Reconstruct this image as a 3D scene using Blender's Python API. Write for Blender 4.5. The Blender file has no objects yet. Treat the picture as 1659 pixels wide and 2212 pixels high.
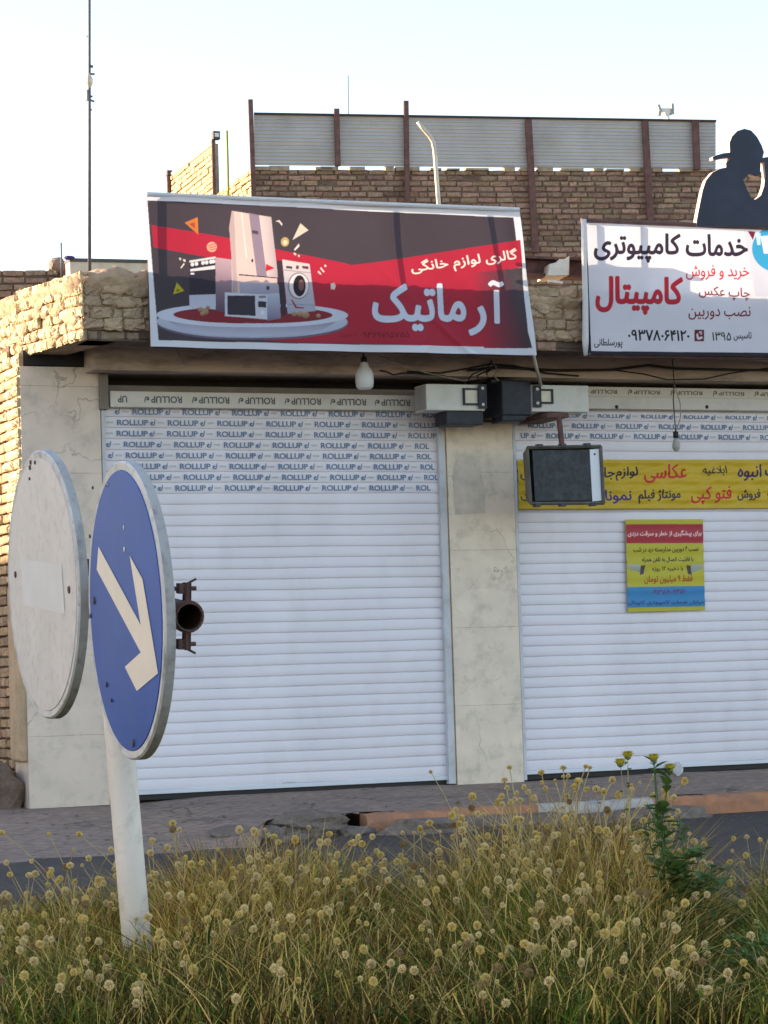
import bpy, bmesh, math, random
import numpy as np
from mathutils import Vector, Matrix
from mathutils.geometry import tessellate_polygon
random.seed(7); rng = np.random.default_rng(7)
scene = bpy.context.scene
COL = scene.collection
R_ = math.radians

# ------------------------------------------------------------------ camera
FOC = 5600.0                      # focal length in px of a 1659 px wide picture
TH, PT, RO = R_(23), R_(3.64), R_(1.8)
CAM = np.array([0.0, -17.9, 0.82])
_fh = np.array([math.sin(TH), math.cos(TH), 0]); _r = np.array([math.cos(TH), -math.sin(TH), 0]); _u = np.array([0, 0, 1.0])
AW = _fh*math.cos(PT)+_u*math.sin(PT); _up = _u*math.cos(PT)-_fh*math.sin(PT)
AR = _r*math.cos(RO)-_up*math.sin(RO); AU = _up*math.cos(RO)+_r*math.sin(RO)
cam_d = bpy.data.cameras.new('camera'); cam = bpy.data.objects.new('camera', cam_d); COL.objects.link(cam)
cam.matrix_world = Matrix(((AR[0], AU[0], -AW[0], CAM[0]), (AR[1], AU[1], -AW[1], CAM[1]), (AR[2], AU[2], -AW[2], CAM[2]), (0, 0, 0, 1)))
cam_d.sensor_fit = 'HORIZONTAL'; cam_d.sensor_width = 36; cam_d.lens = FOC/1659*36
cam_d.clip_start = 0.1; cam_d.clip_end = 3000
scene.camera = cam
# ------------------------------------------------------------------ sky, sun, exposure
SUN_EL, SUN_AZ = R_(13.5), R_(-58)          # azimuth from +Y clockwise: the sun stands behind the shops, to the left
SD = Vector((math.sin(SUN_AZ)*math.cos(SUN_EL), math.cos(SUN_AZ)*math.cos(SUN_EL), math.sin(SUN_EL)))
w = bpy.data.worlds.new('World'); scene.world = w; w.use_nodes = True
nt = w.node_tree; bg = nt.nodes['Background']
sky = nt.nodes.new('ShaderNodeTexSky'); sky.sky_type = 'NISHITA'; sky.sun_disc = False
sky.sun_elevation = SUN_EL; sky.sun_rotation = SUN_AZ; sky.altitude = 900; sky.air_density = 1.0; sky.dust_density = 1.3; sky.ozone_density = 1.0
tint = nt.nodes.new('ShaderNodeVectorMath'); tint.operation = 'MULTIPLY'; tint.inputs[1].default_value = (1.10, 0.985, 0.925)   # white balance of the daylight
nt.links.new(sky.outputs[0], tint.inputs[0]); nt.links.new(tint.outputs[0], bg.inputs[0]); bg.inputs[1].default_value = 0.15
sl = bpy.data.lights.new('sun', 'SUN'); sl.energy = 5.0; sl.angle = R_(0.5); sl.color = (1.0, 0.80, 0.55)
so = bpy.data.objects.new('sun', sl); COL.objects.link(so); so.rotation_euler = SD.to_track_quat('Z', 'Y').to_euler(); so.location = (-20, 10, 20)
scene.view_settings.view_transform = 'Standard'; scene.view_settings.look = 'None'
scene.view_settings.exposure = 1.78; scene.view_settings.gamma = 1

# ------------------------------------------------------------------ measuring helpers (photo px -> point on a plane of the place)
def ray(u, v): return AW+AR*(u-829.5)/FOC-AU*(v-1106)/FOC
def at(u, v, y=0.0):
    d = ray(u, v); return CAM+d*((y-CAM[1])/d[1])
def atD(u, v, dep): return CAM+ray(u, v)*dep
def atP(u, v, p0, n):
    d = ray(u, v); p0 = np.asarray(p0); n = np.asarray(n); return CAM+d*(((p0-CAM)@n)/(d@n))
def X(u, y=0.0, v=1106): return at(u, v, y)[0]
def Z(v, u=830, y=0.0): return at(u, v, y)[2]

# ------------------------------------------------------------------ materials
def lin(c):
    c = np.asarray(c, float); return np.where(c <= 0.04045, c/12.92, ((c+0.055)/1.055)**2.4)
MATS = {}
def mat(name, base, rough=0.7, var=0.15, scale=6.0, bump=0.0, bscale=40.0, metal=0.0, dark=None, dscale=2.0, damt=0.0, attr=None, transl=0.0, spec=0.35, stretch=None, alpha=None):
    if name in MATS: return MATS[name]
    m = bpy.data.materials.new(name); m.use_nodes = True; MATS[name] = m
    t = m.node_tree; N = t.nodes; L = t.links
    b = N['Principled BSDF']; b.inputs['Roughness'].default_value = rough; b.inputs['Metallic'].default_value = metal
    b.inputs['Specular IOR Level'].default_value = spec
    tc = N.new('ShaderNodeTexCoord'); src = tc.outputs['Object']
    if stretch:
        mp = N.new('ShaderNodeMapping'); mp.inputs['Scale'].default_value = stretch; L.new(src, mp.inputs[0]); src = mp.outputs[0]
    n1 = N.new('ShaderNodeTexNoise'); n1.inputs['Scale'].default_value = scale; n1.inputs['Detail'].default_value = 6; L.new(src, n1.inputs['Vector'])
    if attr:
        a = N.new('ShaderNodeAttribute'); a.attribute_name = attr; col = a.outputs['Color']
    else:
        rgb = N.new('ShaderNodeRGB'); rgb.outputs[0].default_value = (*base, 1); col = rgb.outputs[0]
    if var:
        mr = N.new('ShaderNodeMapRange'); mr.inputs['From Min'].default_value = 0.3; mr.inputs['From Max'].default_value = 0.7
        mr.inputs['To Min'].default_value = 1-var; mr.inputs['To Max'].default_value = 1+var; L.new(n1.outputs['Fac'], mr.inputs['Value'])
        mx = N.new('ShaderNodeVectorMath'); mx.operation = 'SCALE'; L.new(col, mx.inputs[0]); L.new(mr.outputs[0], mx.inputs['Scale']); col = mx.outputs[0]
    if damt:
        n2 = N.new('ShaderNodeTexNoise'); n2.inputs['Scale'].default_value = dscale; n2.inputs['Detail'].default_value = 8; n2.inputs['Roughness'].default_value = 0.65; L.new(src, n2.inputs['Vector'])
        r2 = N.new('ShaderNodeMapRange'); r2.inputs['From Min'].default_value = 0.5; r2.inputs['From Max'].default_value = 0.68; r2.inputs['To Max'].default_value = damt; L.new(n2.outputs['Fac'], r2.inputs['Value'])
        mi = N.new('ShaderNodeMix'); mi.data_type = 'RGBA'; L.new(r2.outputs[0], mi.inputs['Factor']); L.new(col, mi.inputs['A']); mi.inputs['B'].default_value = (*dark, 1); col = mi.outputs['Result']
    L.new(col, b.inputs['Base Color'])
    if bump:
        n3 = N.new('ShaderNodeTexNoise'); n3.inputs['Scale'].default_value = bscale; n3.inputs['Detail'].default_value = 8; L.new(src, n3.inputs['Vector'])
        bp = N.new('ShaderNodeBump'); bp.inputs['Strength'].default_value = bump; bp.inputs['Distance'].default_value = 0.02; L.new(n3.outputs['Fac'], bp.inputs['Height']); L.new(bp.outputs[0], b.inputs['Normal'])
    if transl:
        tr = N.new('ShaderNodeBsdfTranslucent'); L.new(col, tr.inputs[0]); ms = N.new('ShaderNodeMixShader'); ms.inputs[0].default_value = transl
        L.new(b.outputs[0], ms.inputs[1]); L.new(tr.outputs[0], ms.inputs[2]); L.new(ms.outputs[0], N['Material Output'].inputs[0])
    return m
def crack(m, scale=2.2, width=0.012, col=(0.1, 0.085, 0.07), amt=0.6):     # hairline cracks over a finished material
    t = m.node_tree; N = t.nodes; L = t.links; b = N['Principled BSDF']
    old = b.inputs['Base Color'].links[0].from_socket
    tc = N.new('ShaderNodeTexCoord'); nz = N.new('ShaderNodeTexNoise'); nz.inputs['Scale'].default_value = 5; nz.inputs['Detail'].default_value = 6; L.new(tc.outputs['Object'], nz.inputs['Vector'])
    ad = N.new('ShaderNodeMix'); ad.data_type = 'RGBA'; ad.inputs['Factor'].default_value = 0.32; L.new(tc.outputs['Object'], ad.inputs['A']); L.new(nz.outputs['Color'], ad.inputs['B'])
    vo = N.new('ShaderNodeTexVoronoi'); vo.feature = 'DISTANCE_TO_EDGE'; vo.inputs['Scale'].default_value = scale; L.new(ad.outputs['Result'], vo.inputs['Vector'])
    mr = N.new('ShaderNodeMapRange'); mr.inputs['From Max'].default_value = width; mr.inputs['To Min'].default_value = amt; mr.inputs['To Max'].default_value = 0; L.new(vo.outputs['Distance'], mr.inputs['Value'])
    n2 = N.new('ShaderNodeTexNoise'); n2.inputs['Scale'].default_value = 1.8; L.new(tc.outputs['Object'], n2.inputs['Vector'])
    m2 = N.new('ShaderNodeMapRange'); m2.inputs['From Min'].default_value = 0.45; m2.inputs['From Max'].default_value = 0.6; L.new(n2.outputs['Fac'], m2.inputs['Value'])
    mu = N.new('ShaderNodeMath'); mu.operation = 'MULTIPLY'; L.new(mr.outputs[0], mu.inputs[0]); L.new(m2.outputs[0], mu.inputs[1])
    mi = N.new('ShaderNodeMix'); mi.data_type = 'RGBA'; L.new(mu.outputs[0], mi.inputs['Factor']); L.new(old, mi.inputs['A']); mi.inputs['B'].default_value = (*col, 1)
    L.new(mi.outputs['Result'], b.inputs['Base Color']); return m

M_white = mat('white_paint', (0.62, 0.64, 0.69), 0.38, 0.05, 3, dark=(0.38, 0.38, 0.38), dscale=1.5, damt=0.22, spec=0.5)
M_slat = mat('shutter_paint', (0.72, 0.68, 0.72), 0.38, 0.05, 2.0, dark=(0.50, 0.46, 0.43), dscale=3.4, damt=0.2, spec=0.4, stretch=(1, 1, 0.45))
M_hood = mat('hood_paint', (0.62, 0.59, 0.54), 0.45, 0.06, 3, dark=(0.32, 0.28, 0.22), dscale=3, damt=0.35)
M_rail = mat('rail_aluminium', (0.50, 0.51, 0.54), 0.4, 0.08, 5, dark=(0.2, 0.17, 0.14), dscale=6, damt=0.4)
M_ink = mat('blue_ink', (0.13, 0.20, 0.34), 0.6, 0.25, 60)
M_inkgrey = mat('grey_ink', (0.50, 0.51, 0.55), 0.6, 0.1, 30)
M_inkdark = mat('dark_ink', (0.11, 0.11, 0.13), 0.6, 0.2, 60)
M_inkbrown = mat('faded_brown_ink', (0.22, 0.16, 0.11), 0.7, 0.3, 30)
M_stone = crack(mat('marble_cladding', (0.72, 0.60, 0.47), 0.5, 0.09, 5, 0.05, 25, dark=(0.30, 0.26, 0.21), dscale=7, damt=0.45))
M_stonegrey = crack(mat('marble_cladding_grey', (0.67, 0.545, 0.445), 0.5, 0.08, 4, 0.05, 25, dark=(0.27, 0.25, 0.21), dscale=6, damt=0.4), 1.8)
M_stain = mat('grey_stain', (0.60, 0.505, 0.41), 0.7, 0.14, 9, dark=(0.4, 0.36, 0.3), dscale=12, damt=0.5)
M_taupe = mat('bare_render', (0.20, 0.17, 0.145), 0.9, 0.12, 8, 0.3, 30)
M_mud = mat('mud_plaster', (0.40, 0.285, 0.19), 0.95, 0.24, 9, 0.9, 22, dark=(0.20, 0.15, 0.10), dscale=16, damt=0.6, spec=0.1)
M_mudbrick = mat('mud_brick', (0.40, 0.3, 0.2), 0.95, 0.16, 14, 0.8, 45, attr='tint', dark=(0.2, 0.15, 0.1), dscale=24, damt=0.35, spec=0.1)
M_brick = mat('fired_brick', (0.3, 0.2, 0.15), 0.92, 0.22, 22, 0.6, 50, attr='tint', dark=(0.12, 0.085, 0.065), dscale=26, damt=0.55, spec=0.1)
M_mortar = mat('dark_mortar', (0.135, 0.10, 0.076), 0.95, 0.25, 15, 0.6, 30, spec=0.1)
M_mortar_l = mat('pale_mortar', (0.30, 0.24, 0.17), 0.95, 0.25, 15, 0.6, 30, spec=0.1)
M_soffit = mat('soffit_render', (0.50, 0.41, 0.34), 0.9, 0.12, 3, 0.25, 30, dark=(0.24, 0.19, 0.155), dscale=2.5, damt=0.6, spec=0.1, stretch=(0.5, 1, 2.5))
M_beam = mat('beam_render', (0.50, 0.40, 0.325), 0.9, 0.12, 3, 0.3, 30, dark=(0.20, 0.155, 0.125), dscale=3.5, damt=0.75, spec=0.1, stretch=(0.6, 1, 2.2))
M_shade = mat('shade_black', (0.035, 0.032, 0.032), 0.95, 0.2, 6)
M_rust = mat('rusty_steel', (0.115, 0.06, 0.052), 0.75, 0.3, 14, 0.3, 60, dark=(0.06, 0.035, 0.03), dscale=9, damt=0.6)
M_dsteel = mat('dark_steel', (0.05, 0.045, 0.048), 0.6, 0.25, 14)
M_black = mat('black_paint', (0.013, 0.014, 0.022), 0.55, 0.25, 14, dark=(0.05, 0.05, 0.06), dscale=9, damt=0.4)
M_corr = mat('galvanised_sheet', (0.40, 0.405, 0.40), 0.5, 0.10, 2.2, metal=0.25, dark=(0.25, 0.24, 0.22), dscale=1.4, damt=0.4)
M_galv = mat('galvanised_pipe', (0.5, 0.45, 0.36), 0.45, 0.15, 12, metal=0.2)
M_asphalt = mat('asphalt', (0.084, 0.07, 0.064), 0.9, 0.42, 70, 0.8, 120, dark=(0.125, 0.105, 0.092), dscale=1.3, damt=0.5, spec=0.2)
M_walk = mat('old_pavement', (0.315, 0.232, 0.185), 0.95, 0.32, 26, 0.9, 60, dark=(0.18, 0.145, 0.125), dscale=2.4, damt=0.65, spec=0.15, stretch=(0.6, 1.6, 1))
crack(M_walk, 1.3, 0.02, (0.07, 0.055, 0.045), 0.7); crack(M_asphalt, 0.8, 0.012, (0.03, 0.027, 0.026), 0.7)
M_dirt = mat('dirt', (0.25, 0.195, 0.15), 0.98, 0.25, 6, 0.8, 60, dark=(0.14, 0.11, 0.085), dscale=3, damt=0.5, spec=0.1)
M_soil = mat('verge_soil', (0.05, 0.036, 0.02), 0.98, 0.3, 12, 0.8, 60, spec=0.1)
M_rubble = mat('broken_concrete', (0.215, 0.17, 0.142), 0.95, 0.2, 12, 0.9, 50, dark=(0.09, 0.075, 0.065), dscale=14, damt=0.5, spec=0.1)
M_brownrub = mat('brown_rubble', (0.20, 0.14, 0.105), 0.95, 0.25, 9, 0.9, 40, dark=(0.08, 0.055, 0.04), dscale=8, damt=0.6, spec=0.1)
M_orange = mat('orange_kerb_paint', (0.42, 0.19, 0.10), 0.85, 0.16, 10, 0.3, 60, dark=(0.25, 0.16, 0.11), dscale=7, damt=0.6)
M_whitekerb = mat('white_kerb_paint', (0.46, 0.42, 0.38), 0.85, 0.12, 10, 0.3, 60, dark=(0.25, 0.22, 0.19), dscale=8, damt=0.5)
M_line = mat('road_paint', (0.55, 0.54, 0.52), 0.8, 0.15, 10)
M_signwhite = mat('sign_enamel', (0.60, 0.55, 0.505), 0.55, 0.06, 5, dark=(0.27, 0.22, 0.17), dscale=26, damt=0.3)
M_signrim = mat('sign_rim', (0.50, 0.48, 0.46), 0.5, 0.10, 8, dark=(0.16, 0.13, 0.11), dscale=18, damt=0.55)
M_signside = mat('sign_side', (0.36, 0.35, 0.34), 0.5, 0.10, 8, dark=(0.13, 0.11, 0.10), dscale=14, damt=0.6)
M_signbar = mat('sign_pale_bar', (0.63, 0.60, 0.565), 0.6, 0.04, 8)
M_blue = mat('sign_blue', (0.004, 0.062, 0.30), 0.5, 0.08, 4, dark=(0.02, 0.085, 0.28), dscale=3, damt=0.35, spec=0.2)
M_arrow = mat('sign_arrow', (0.68, 0.59, 0.48), 0.5, 0.04, 10)
M_pole = mat('pole_paint', (0.66, 0.575, 0.49), 0.6, 0.06, 5, 0.05, 20, dark=(0.24, 0.19, 0.14), dscale=14, damt=0.35)
M_glassdark = mat('dark_lamp_glass', (0.022, 0.027, 0.032), 0.55, 0.5, 30, dark=(0.08, 0.085, 0.085), dscale=12, damt=0.4)
M_lampgrey = mat('aged_lamp_metal', (0.115, 0.105, 0.088), 0.7, 0.3, 12, 0.2, 40, dark=(0.045, 0.035, 0.028), dscale=8, damt=0.6)
M_bulb = mat('bulb_plastic', (0.68, 0.68, 0.66), 0.35, 0.03, 8, transl=0.15)
M_bulbglass = mat('bulb_glass', (0.48, 0.47, 0.45), 0.2, 0.05, 8, transl=0.3)
M_cable = mat('black_cable', (0.02, 0.018, 0.018), 0.6, 0.2, 20)
M_pipein = mat('pipe_inside', (0.05, 0.028, 0.018), 0.95, 0.2, 20, spec=0.05)
M_cablegrey = mat('grey_cable', (0.26, 0.23, 0.19), 0.6, 0.2, 20)
M_print = mat('printed_fabric', (1, 1, 1), 0.55, 0.05, 3, attr='print', transl=0.31, spec=0.25)
M_paper = mat('printed_sheet', (1, 1, 1), 0.5, 0.04, 6, 0.15, 9, attr='print', spec=0.3)
M_navy = mat('navy_board', (0.022, 0.028, 0.05), 0.6, 0.15, 4, dark=(0.04, 0.048, 0.075), dscale=2, damt=0.5)
M_boardedge = mat('board_edge', (0.5, 0.36, 0.30), 0.7, 0.1, 10)
M_foam = mat('white_foam', (0.66, 0.62, 0.55), 0.9, 0.08, 20, 0.2, 60)
M_box = mat('box_paint', (0.56, 0.54, 0.49), 0.5, 0.06, 8, dark=(0.36, 0.32, 0.27), dscale=10, damt=0.3)
M_boxgrey = mat('box_grey', (0.3, 0.29, 0.29), 0.6, 0.1, 8)
M_mast = mat('mast_steel', (0.095, 0.095, 0.115), 0.6, 0.2, 20)
M_rebar = mat('green_rebar', (0.22, 0.24, 0.04), 0.7, 0.3, 60)
M_plaster = mat('cream_plaster', (0.5, 0.44, 0.34), 0.9, 0.1, 6, 0.3, 30)
M_straw = mat('grass_blades', (1, 1, 1), 0.75, 0.0, attr='tint', transl=0.18, spec=0.12)
M_stem = mat('dry_stem', (0.48, 0.36, 0.15), 0.8, 0.25, 25, transl=0.15, spec=0.2)
M_seed = mat('seed_husk', (0.78, 0.63, 0.34), 0.85, 0.12, 60, transl=0.3, spec=0.2)
M_seedcore = mat('seed_core', (0.40, 0.30, 0.12), 0.9, 0.2, 60, spec=0.15)
M_leaf = mat('weed_leaf', (0.10, 0.165, 0.04), 0.6, 0.25, 25, transl=0.25, spec=0.35)
M_yellow = mat('yellow_petals', (0.52, 0.42, 0.03), 0.7, 0.15, 60, transl=0.2)
M_budgreen = mat('flower_bud', (0.16, 0.19, 0.06), 0.7, 0.2, 60)
M_bag = mat('plastic_film', (0.66, 0.66, 0.67), 0.3, 0.05, 30, transl=0.25)

# ------------------------------------------------------------------ object helpers
def tag(o, label, cat, group=None):
    o['label'] = label; o['category'] = cat
    if group: o['group'] = group
    return o
def struct(o): o['kind'] = 'structure'; return o
def empty(name, loc, label, cat, group=None):
    o = bpy.data.objects.new(name, None); o.empty_display_size = 0.1; COL.objects.link(o); o.location = Vector(loc); return tag(o, label, cat, group)
bpy.context.view_layer.update()
def wmat(o):
    M = Matrix.Translation(o.location); return M if o.parent is None else wmat(o.parent) @ o.matrix_parent_inverse @ M
def child(o, parent):
    o.parent = parent
    o.matrix_parent_inverse = wmat(parent).inverted(); return o

class MB:
    def __init__(s): s.v = []; s.f = []; s.m = []; s.t = []; s.mats = []; s.tint = None
    def mi(s, m):
        if m not in s.mats: s.mats.append(m)
        return s.mats.index(m)
    def add(s, vs, fs, m, tint=(1, 1, 1)):
        b = len(s.v); i = s.mi(m); s.v += [tuple(map(float, q)) for q in vs]
        s.f += [tuple(b+k for k in f) for f in fs]; s.m += [i]*len(fs); s.t += [tint]*len(vs); return s
    def obox(s, c, ax, ay, az, m, bev=0.0, tint=(1, 1, 1)):      # c centre, half-axis vectors
        c, ax, ay, az = [np.asarray(q, float) for q in (c, ax, ay, az)]
        if bev <= 0:
            vs = [c+i*ax+j*ay+k*az for k in (-1, 1) for j in (-1, 1) for i in (-1, 1)]
            return s.add(vs, [(0, 2, 3, 1), (4, 5, 7, 6), (0, 1, 5, 4), (2, 6, 7, 3), (0, 4, 6, 2), (1, 3, 7, 5)], m, tint)
        bm = bmesh.new(); bmesh.ops.create_cube(bm, size=2)
        for q in bm.verts: q.co = Vector(c+q.co.x*ax+q.co.y*ay+q.co.z*az)
        bmesh.ops.bevel(bm, geom=bm.edges[:], offset=bev, segments=2, affect='EDGES', profile=0.5)
        bm.verts.index_update(); s.add([q.co[:] for q in bm.verts], [[q.index for q in f.verts] for f in bm.faces], m, tint); bm.free(); return s
    def box(s, x0, x1, y0, y1, z0, z1, m, bev=0.0, tint=(1, 1, 1)):
        return s.obox(((x0+x1)/2, (y0+y1)/2, (z0+z1)/2), (abs(x1-x0)/2, 0, 0), (0, abs(y1-y0)/2, 0), (0, 0, abs(z1-z0)/2), m, bev, tint)
    def tube(s, pts, r, m, n=8, cap=True, tint=(1, 1, 1)):
        pts = [np.asarray(p, float) for p in pts]; rs = r if hasattr(r, '__len__') else [r]*len(pts)
        vs = []; fs = []
        d0 = pts[1]-pts[0]; d0 = d0/np.linalg.norm(d0)
        ref = np.array([0, 0, 1.0]) if abs(d0[2]) < 0.9 else np.array([1.0, 0, 0])
        for i, p in enumerate(pts):
            d = pts[min(i+1, len(pts)-1)]-pts[max(i-1, 0)]; d = d/(np.linalg.norm(d)+1e-12)
            a = np.cross(ref, d); a /= np.linalg.norm(a)+1e-12; b = np.cross(d, a)
            vs += [p+rs[i]*(math.cos(2*math.pi*k/n)*a+math.sin(2*math.pi*k/n)*b) for k in range(n)]
        for i in range(len(pts)-1):
            for k in range(n): fs.append((i*n+k, i*n+(k+1) % n, (i+1)*n+(k+1) % n, (i+1)*n+k))
        if cap: fs += [tuple(range(n-1, -1, -1)), tuple(range((len(pts)-1)*n, len(pts)*n))]
        return s.add(vs, fs, m, tint)
    def lathe(s, c, prof, m, n=20, axis=(0, 0, 1)):
        a = Vector(axis).to_track_quat('Z', 'Y'); c = Vector(c); vs = []; fs = []
        for (r, h) in prof:
            for k in range(n): vs.append(c+a @ Vector((r*math.cos(2*math.pi*k/n), r*math.sin(2*math.pi*k/n), h)))
        for i in range(len(prof)-1):
            for k in range(n): fs.append((i*n+k, i*n+(k+1) % n, (i+1)*n+(k+1) % n, (i+1)*n+k))
        return s.add(vs, fs, m)
    def prism(s, loops, off, m, medge=None):      # loops: outer [+holes] of 3-D points; extruded by off
        off = np.asarray(off, float); tri = tessellate_polygon([[Vector(p) for p in l] for l in loops]); pts = [np.asarray(p, float) for l in loops for p in l]
        n = len(pts); s.add(pts+[p+off for p in pts], [tuple(t) for t in tri]+[tuple(n+k for k in reversed(t)) for t in tri], m)
        b = 0
        for l in loops:
            k = len(l); vs = [pts[b+i] for i in range(k)]+[pts[b+i]+off for i in range(k)]
            s.add(vs, [(i, (i+1) % k, k+(i+1) % k, k+i) for i in range(k)], medge or m); b += k
        return s
    def build(s, name, parent=None, smooth=False, fixn=True):
        me = bpy.data.meshes.new(name); me.from_pydata(s.v, [], s.f)
        for m in s.mats: me.materials.append(m)
        me.polygons.foreach_set('material_index', s.m)
        ca = me.color_attributes.new('tint', 'FLOAT_COLOR', 'POINT'); t = np.ones((len(s.v), 4), np.float32); t[:, :3] = np.array(s.t, np.float32).reshape(-1, 3); ca.data.foreach_set('color', t.ravel())
        if fixn:
            bm = bmesh.new(); bm.from_mesh(me); bmesh.ops.recalc_face_normals(bm, faces=bm.faces[:]); bm.to_mesh(me); bm.free()
        if smooth: me.polygons.foreach_set('use_smooth', [True]*len(me.polygons))
        o = bpy.data.objects.new(name, me); COL.objects.link(o)
        if parent is not None: child(o, parent)
        return o

def brick_face(mb, o, ux, un, uz, l, h, dep, m, tint, jit=0.0, sub=(4, 3), rnd=0.006):
    # one weathered brick: front grid rounded to its edges; o lower-left-back corner, un outward
    o, ux, un, uz = [np.asarray(q, float) for q in (o, ux, un, uz)]; nx, nz = sub; vs = []; fs = []
    for j in range(nz+1):
        for i in range(nx+1):
            e = (0.0 if 0 < i < nx and 0 < j < nz else rnd)
            a = i/nx; b = j/nz
            if i == 1: a = rnd/l*1.2
            if i == nx-1: a = 1-rnd/l*1.2
            if j == 1: b = rnd/h*1.2
            if j == nz-1: b = 1-rnd/h*1.2
            if nz == 1: b = j/nz
            jj = rng.normal(0, jit, 3) if jit else np.zeros(3)
            vs.append(o+ux*(l*a)+uz*(h*b)+un*(dep-e)+jj)
    W_ = nx+1
    for j in range(nz):
        for i in range(nx): fs.append((j*W_+i, j*W_+i+1, (j+1)*W_+i+1, (j+1)*W_+i))
    n0 = len(vs); vs += [o, o+ux*l, o+ux*l+uz*h, o+uz*h]
    fs.append(tuple([n0, n0+1]+[i for i in range(nx, -1, -1)]))
    fs.append(tuple([n0+2, n0+3]+[nz*W_+i for i in range(nx+1)]))
    fs.append(tuple([n0+3, n0]+[j*W_ for j in range(nz+1)]))
    fs.append(tuple([n0+1, n0+2]+[j*W_+nx for j in range(nz, -1, -1)]))
    mb.add(vs, fs, m, tint)

def brick_wall(mb, p0, ux, un, width, z0, z1, l, h, g, m, base, spread, dep=0.02, jit=0.0015, topfn=None, sub=(4, 3), rnd=0.005, mis=0.04, pick=None):
    ux = np.asarray(ux, float); un = np.asarray(un, float); uz = np.array([0, 0, 1.0]); p0 = np.asarray(p0, float); row = 0; z = z0
    while z < z1-0.01:
        x = -(l+g)*(0.5 if row % 2 else 0)-random.random()*l*0.15
        while x < width:
            ll = l*(0.5 if random.random() < 0.18 else 1)*random.uniform(0.9, 1.08)
            a = max(x, 0); b = min(x+ll, width)
            if b-a > 0.03 and random.random() > mis*0.3 and (topfn is None or z+h*0.5 < topfn((a+b)/2)):
                k = 1+rng.normal(0, spread); c = np.clip(np.array(base)*k*(1+rng.normal(0, spread*0.25, 3)), 0.02, 0.9)
                d = dep+rng.normal(0, dep*0.16); q = p0+ux*a+uz*(z+rng.normal(0, 0.0015)); q[2] += 0
                tilt = rng.normal(0, 0.006); ux2 = ux+uz*tilt
                brick_face(mb, q, ux2, un, uz, b-a, h*random.uniform(0.9, 1.04), d, m, tuple(c), jit, sub, rnd)
            x += ll+g*random.uniform(0.7, 1.5)
        z += h+g; row += 1

def noise1(x, f, ph): return math.sin(x*f+ph)+0.5*math.sin(x*f*2.3+ph*1.7)+0.25*math.sin(x*f*5.1+ph*2.9)

# ------------------------------------------------------------------ lettering: Persian shaping + text outlines
FORMS = {'ا': (0xFE8D, 2), 'آ': (0xFE81, 2), 'ب': (0xFE8F, 4), 'پ': (0xFB56, 4), 'ت': (0xFE95, 4), 'ج': (0xFE9D, 4), 'چ': (0xFB7A, 4), 'ح': (0xFEA1, 4), 'خ': (0xFEA5, 4),
         'د': (0xFEA9, 2), 'ذ': (0xFEAB, 2), 'ر': (0xFEAD, 2), 'ز': (0xFEAF, 2), 'ژ': (0xFB8A, 2), 'س': (0xFEB1, 4), 'ش': (0xFEB5, 4), 'ص': (0xFEB9, 4), 'ض': (0xFEBD, 4), 'ط': (0xFEC1, 4),
         'ع': (0xFEC9, 4), 'غ': (0xFECD, 4), 'ف': (0xFED1, 4), 'ق': (0xFED5, 4), 'ک': (0xFB8E, 4), 'گ': (0xFB92, 4), 'ل': (0xFEDD, 4), 'م': (0xFEE1, 4), 'ن': (0xFEE5, 4), 'و': (0xFEED, 2), 'ه': (0xFEE9, 4), 'ی': (0xFBFC, 4), 'لا': (0xFEFB, 2)}
def shape(s):
    if not any(c in FORMS for c in s): return s
    toks = []; i = 0
    while i < len(s):
        if s[i:i+2] == 'لا': toks.append('لا'); i += 2
        else: toks.append(s[i]); i += 1
    out = []
    for k, t in enumerate(toks):
        if t not in FORMS: out.append(t); continue
        b, n = FORMS[t]; prv = k > 0 and toks[k-1] in FORMS and FORMS[toks[k-1]][1] == 4; nxt = k+1 < len(toks) and toks[k+1] in FORMS and n == 4
        out.append(chr(b+(1 if prv and not nxt else 2 if nxt and not prv else 3 if prv and nxt else 0)))
    # digits stay left-to-right inside the reversed line
    res = []; run = []
    for c in reversed(out):
        if c in '۰۱۲۳۴۵۶۷۸۹': run.insert(0, c)
        else: res += run+[c]; run = []
    return ''.join(res+run)
TEXTS = {}
def text_tris(s, off=0.0):
    if s in TEXTS: return TEXTS[s]
    c = bpy.data.curves.new('lettering', 'FONT'); c.body = shape(s); c.resolution_u = 4; c.offset = 0.022 if s in ('ROLLUP', 'ROL', 'UP') else 0.0
    o = bpy.data.objects.new('lettering', c); COL.objects.link(o)
    dg = bpy.context.evaluated_depsgraph_get(); dg.update(); me = bpy.data.meshes.new_from_object(o.evaluated_get(dg)); me.calc_loop_triangles()
    v = np.array([q.co[:2] for q in me.vertices]); t = np.array([q.vertices[:] for q in me.loop_triangles])
    bpy.data.objects.remove(o); bpy.data.curves.remove(c); bpy.data.meshes.remove(me)
    lo = v.min(0); hi = v.max(0); TEXTS[s] = ((v-lo)/(hi-lo), t, (hi-lo)); return TEXTS[s]

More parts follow.
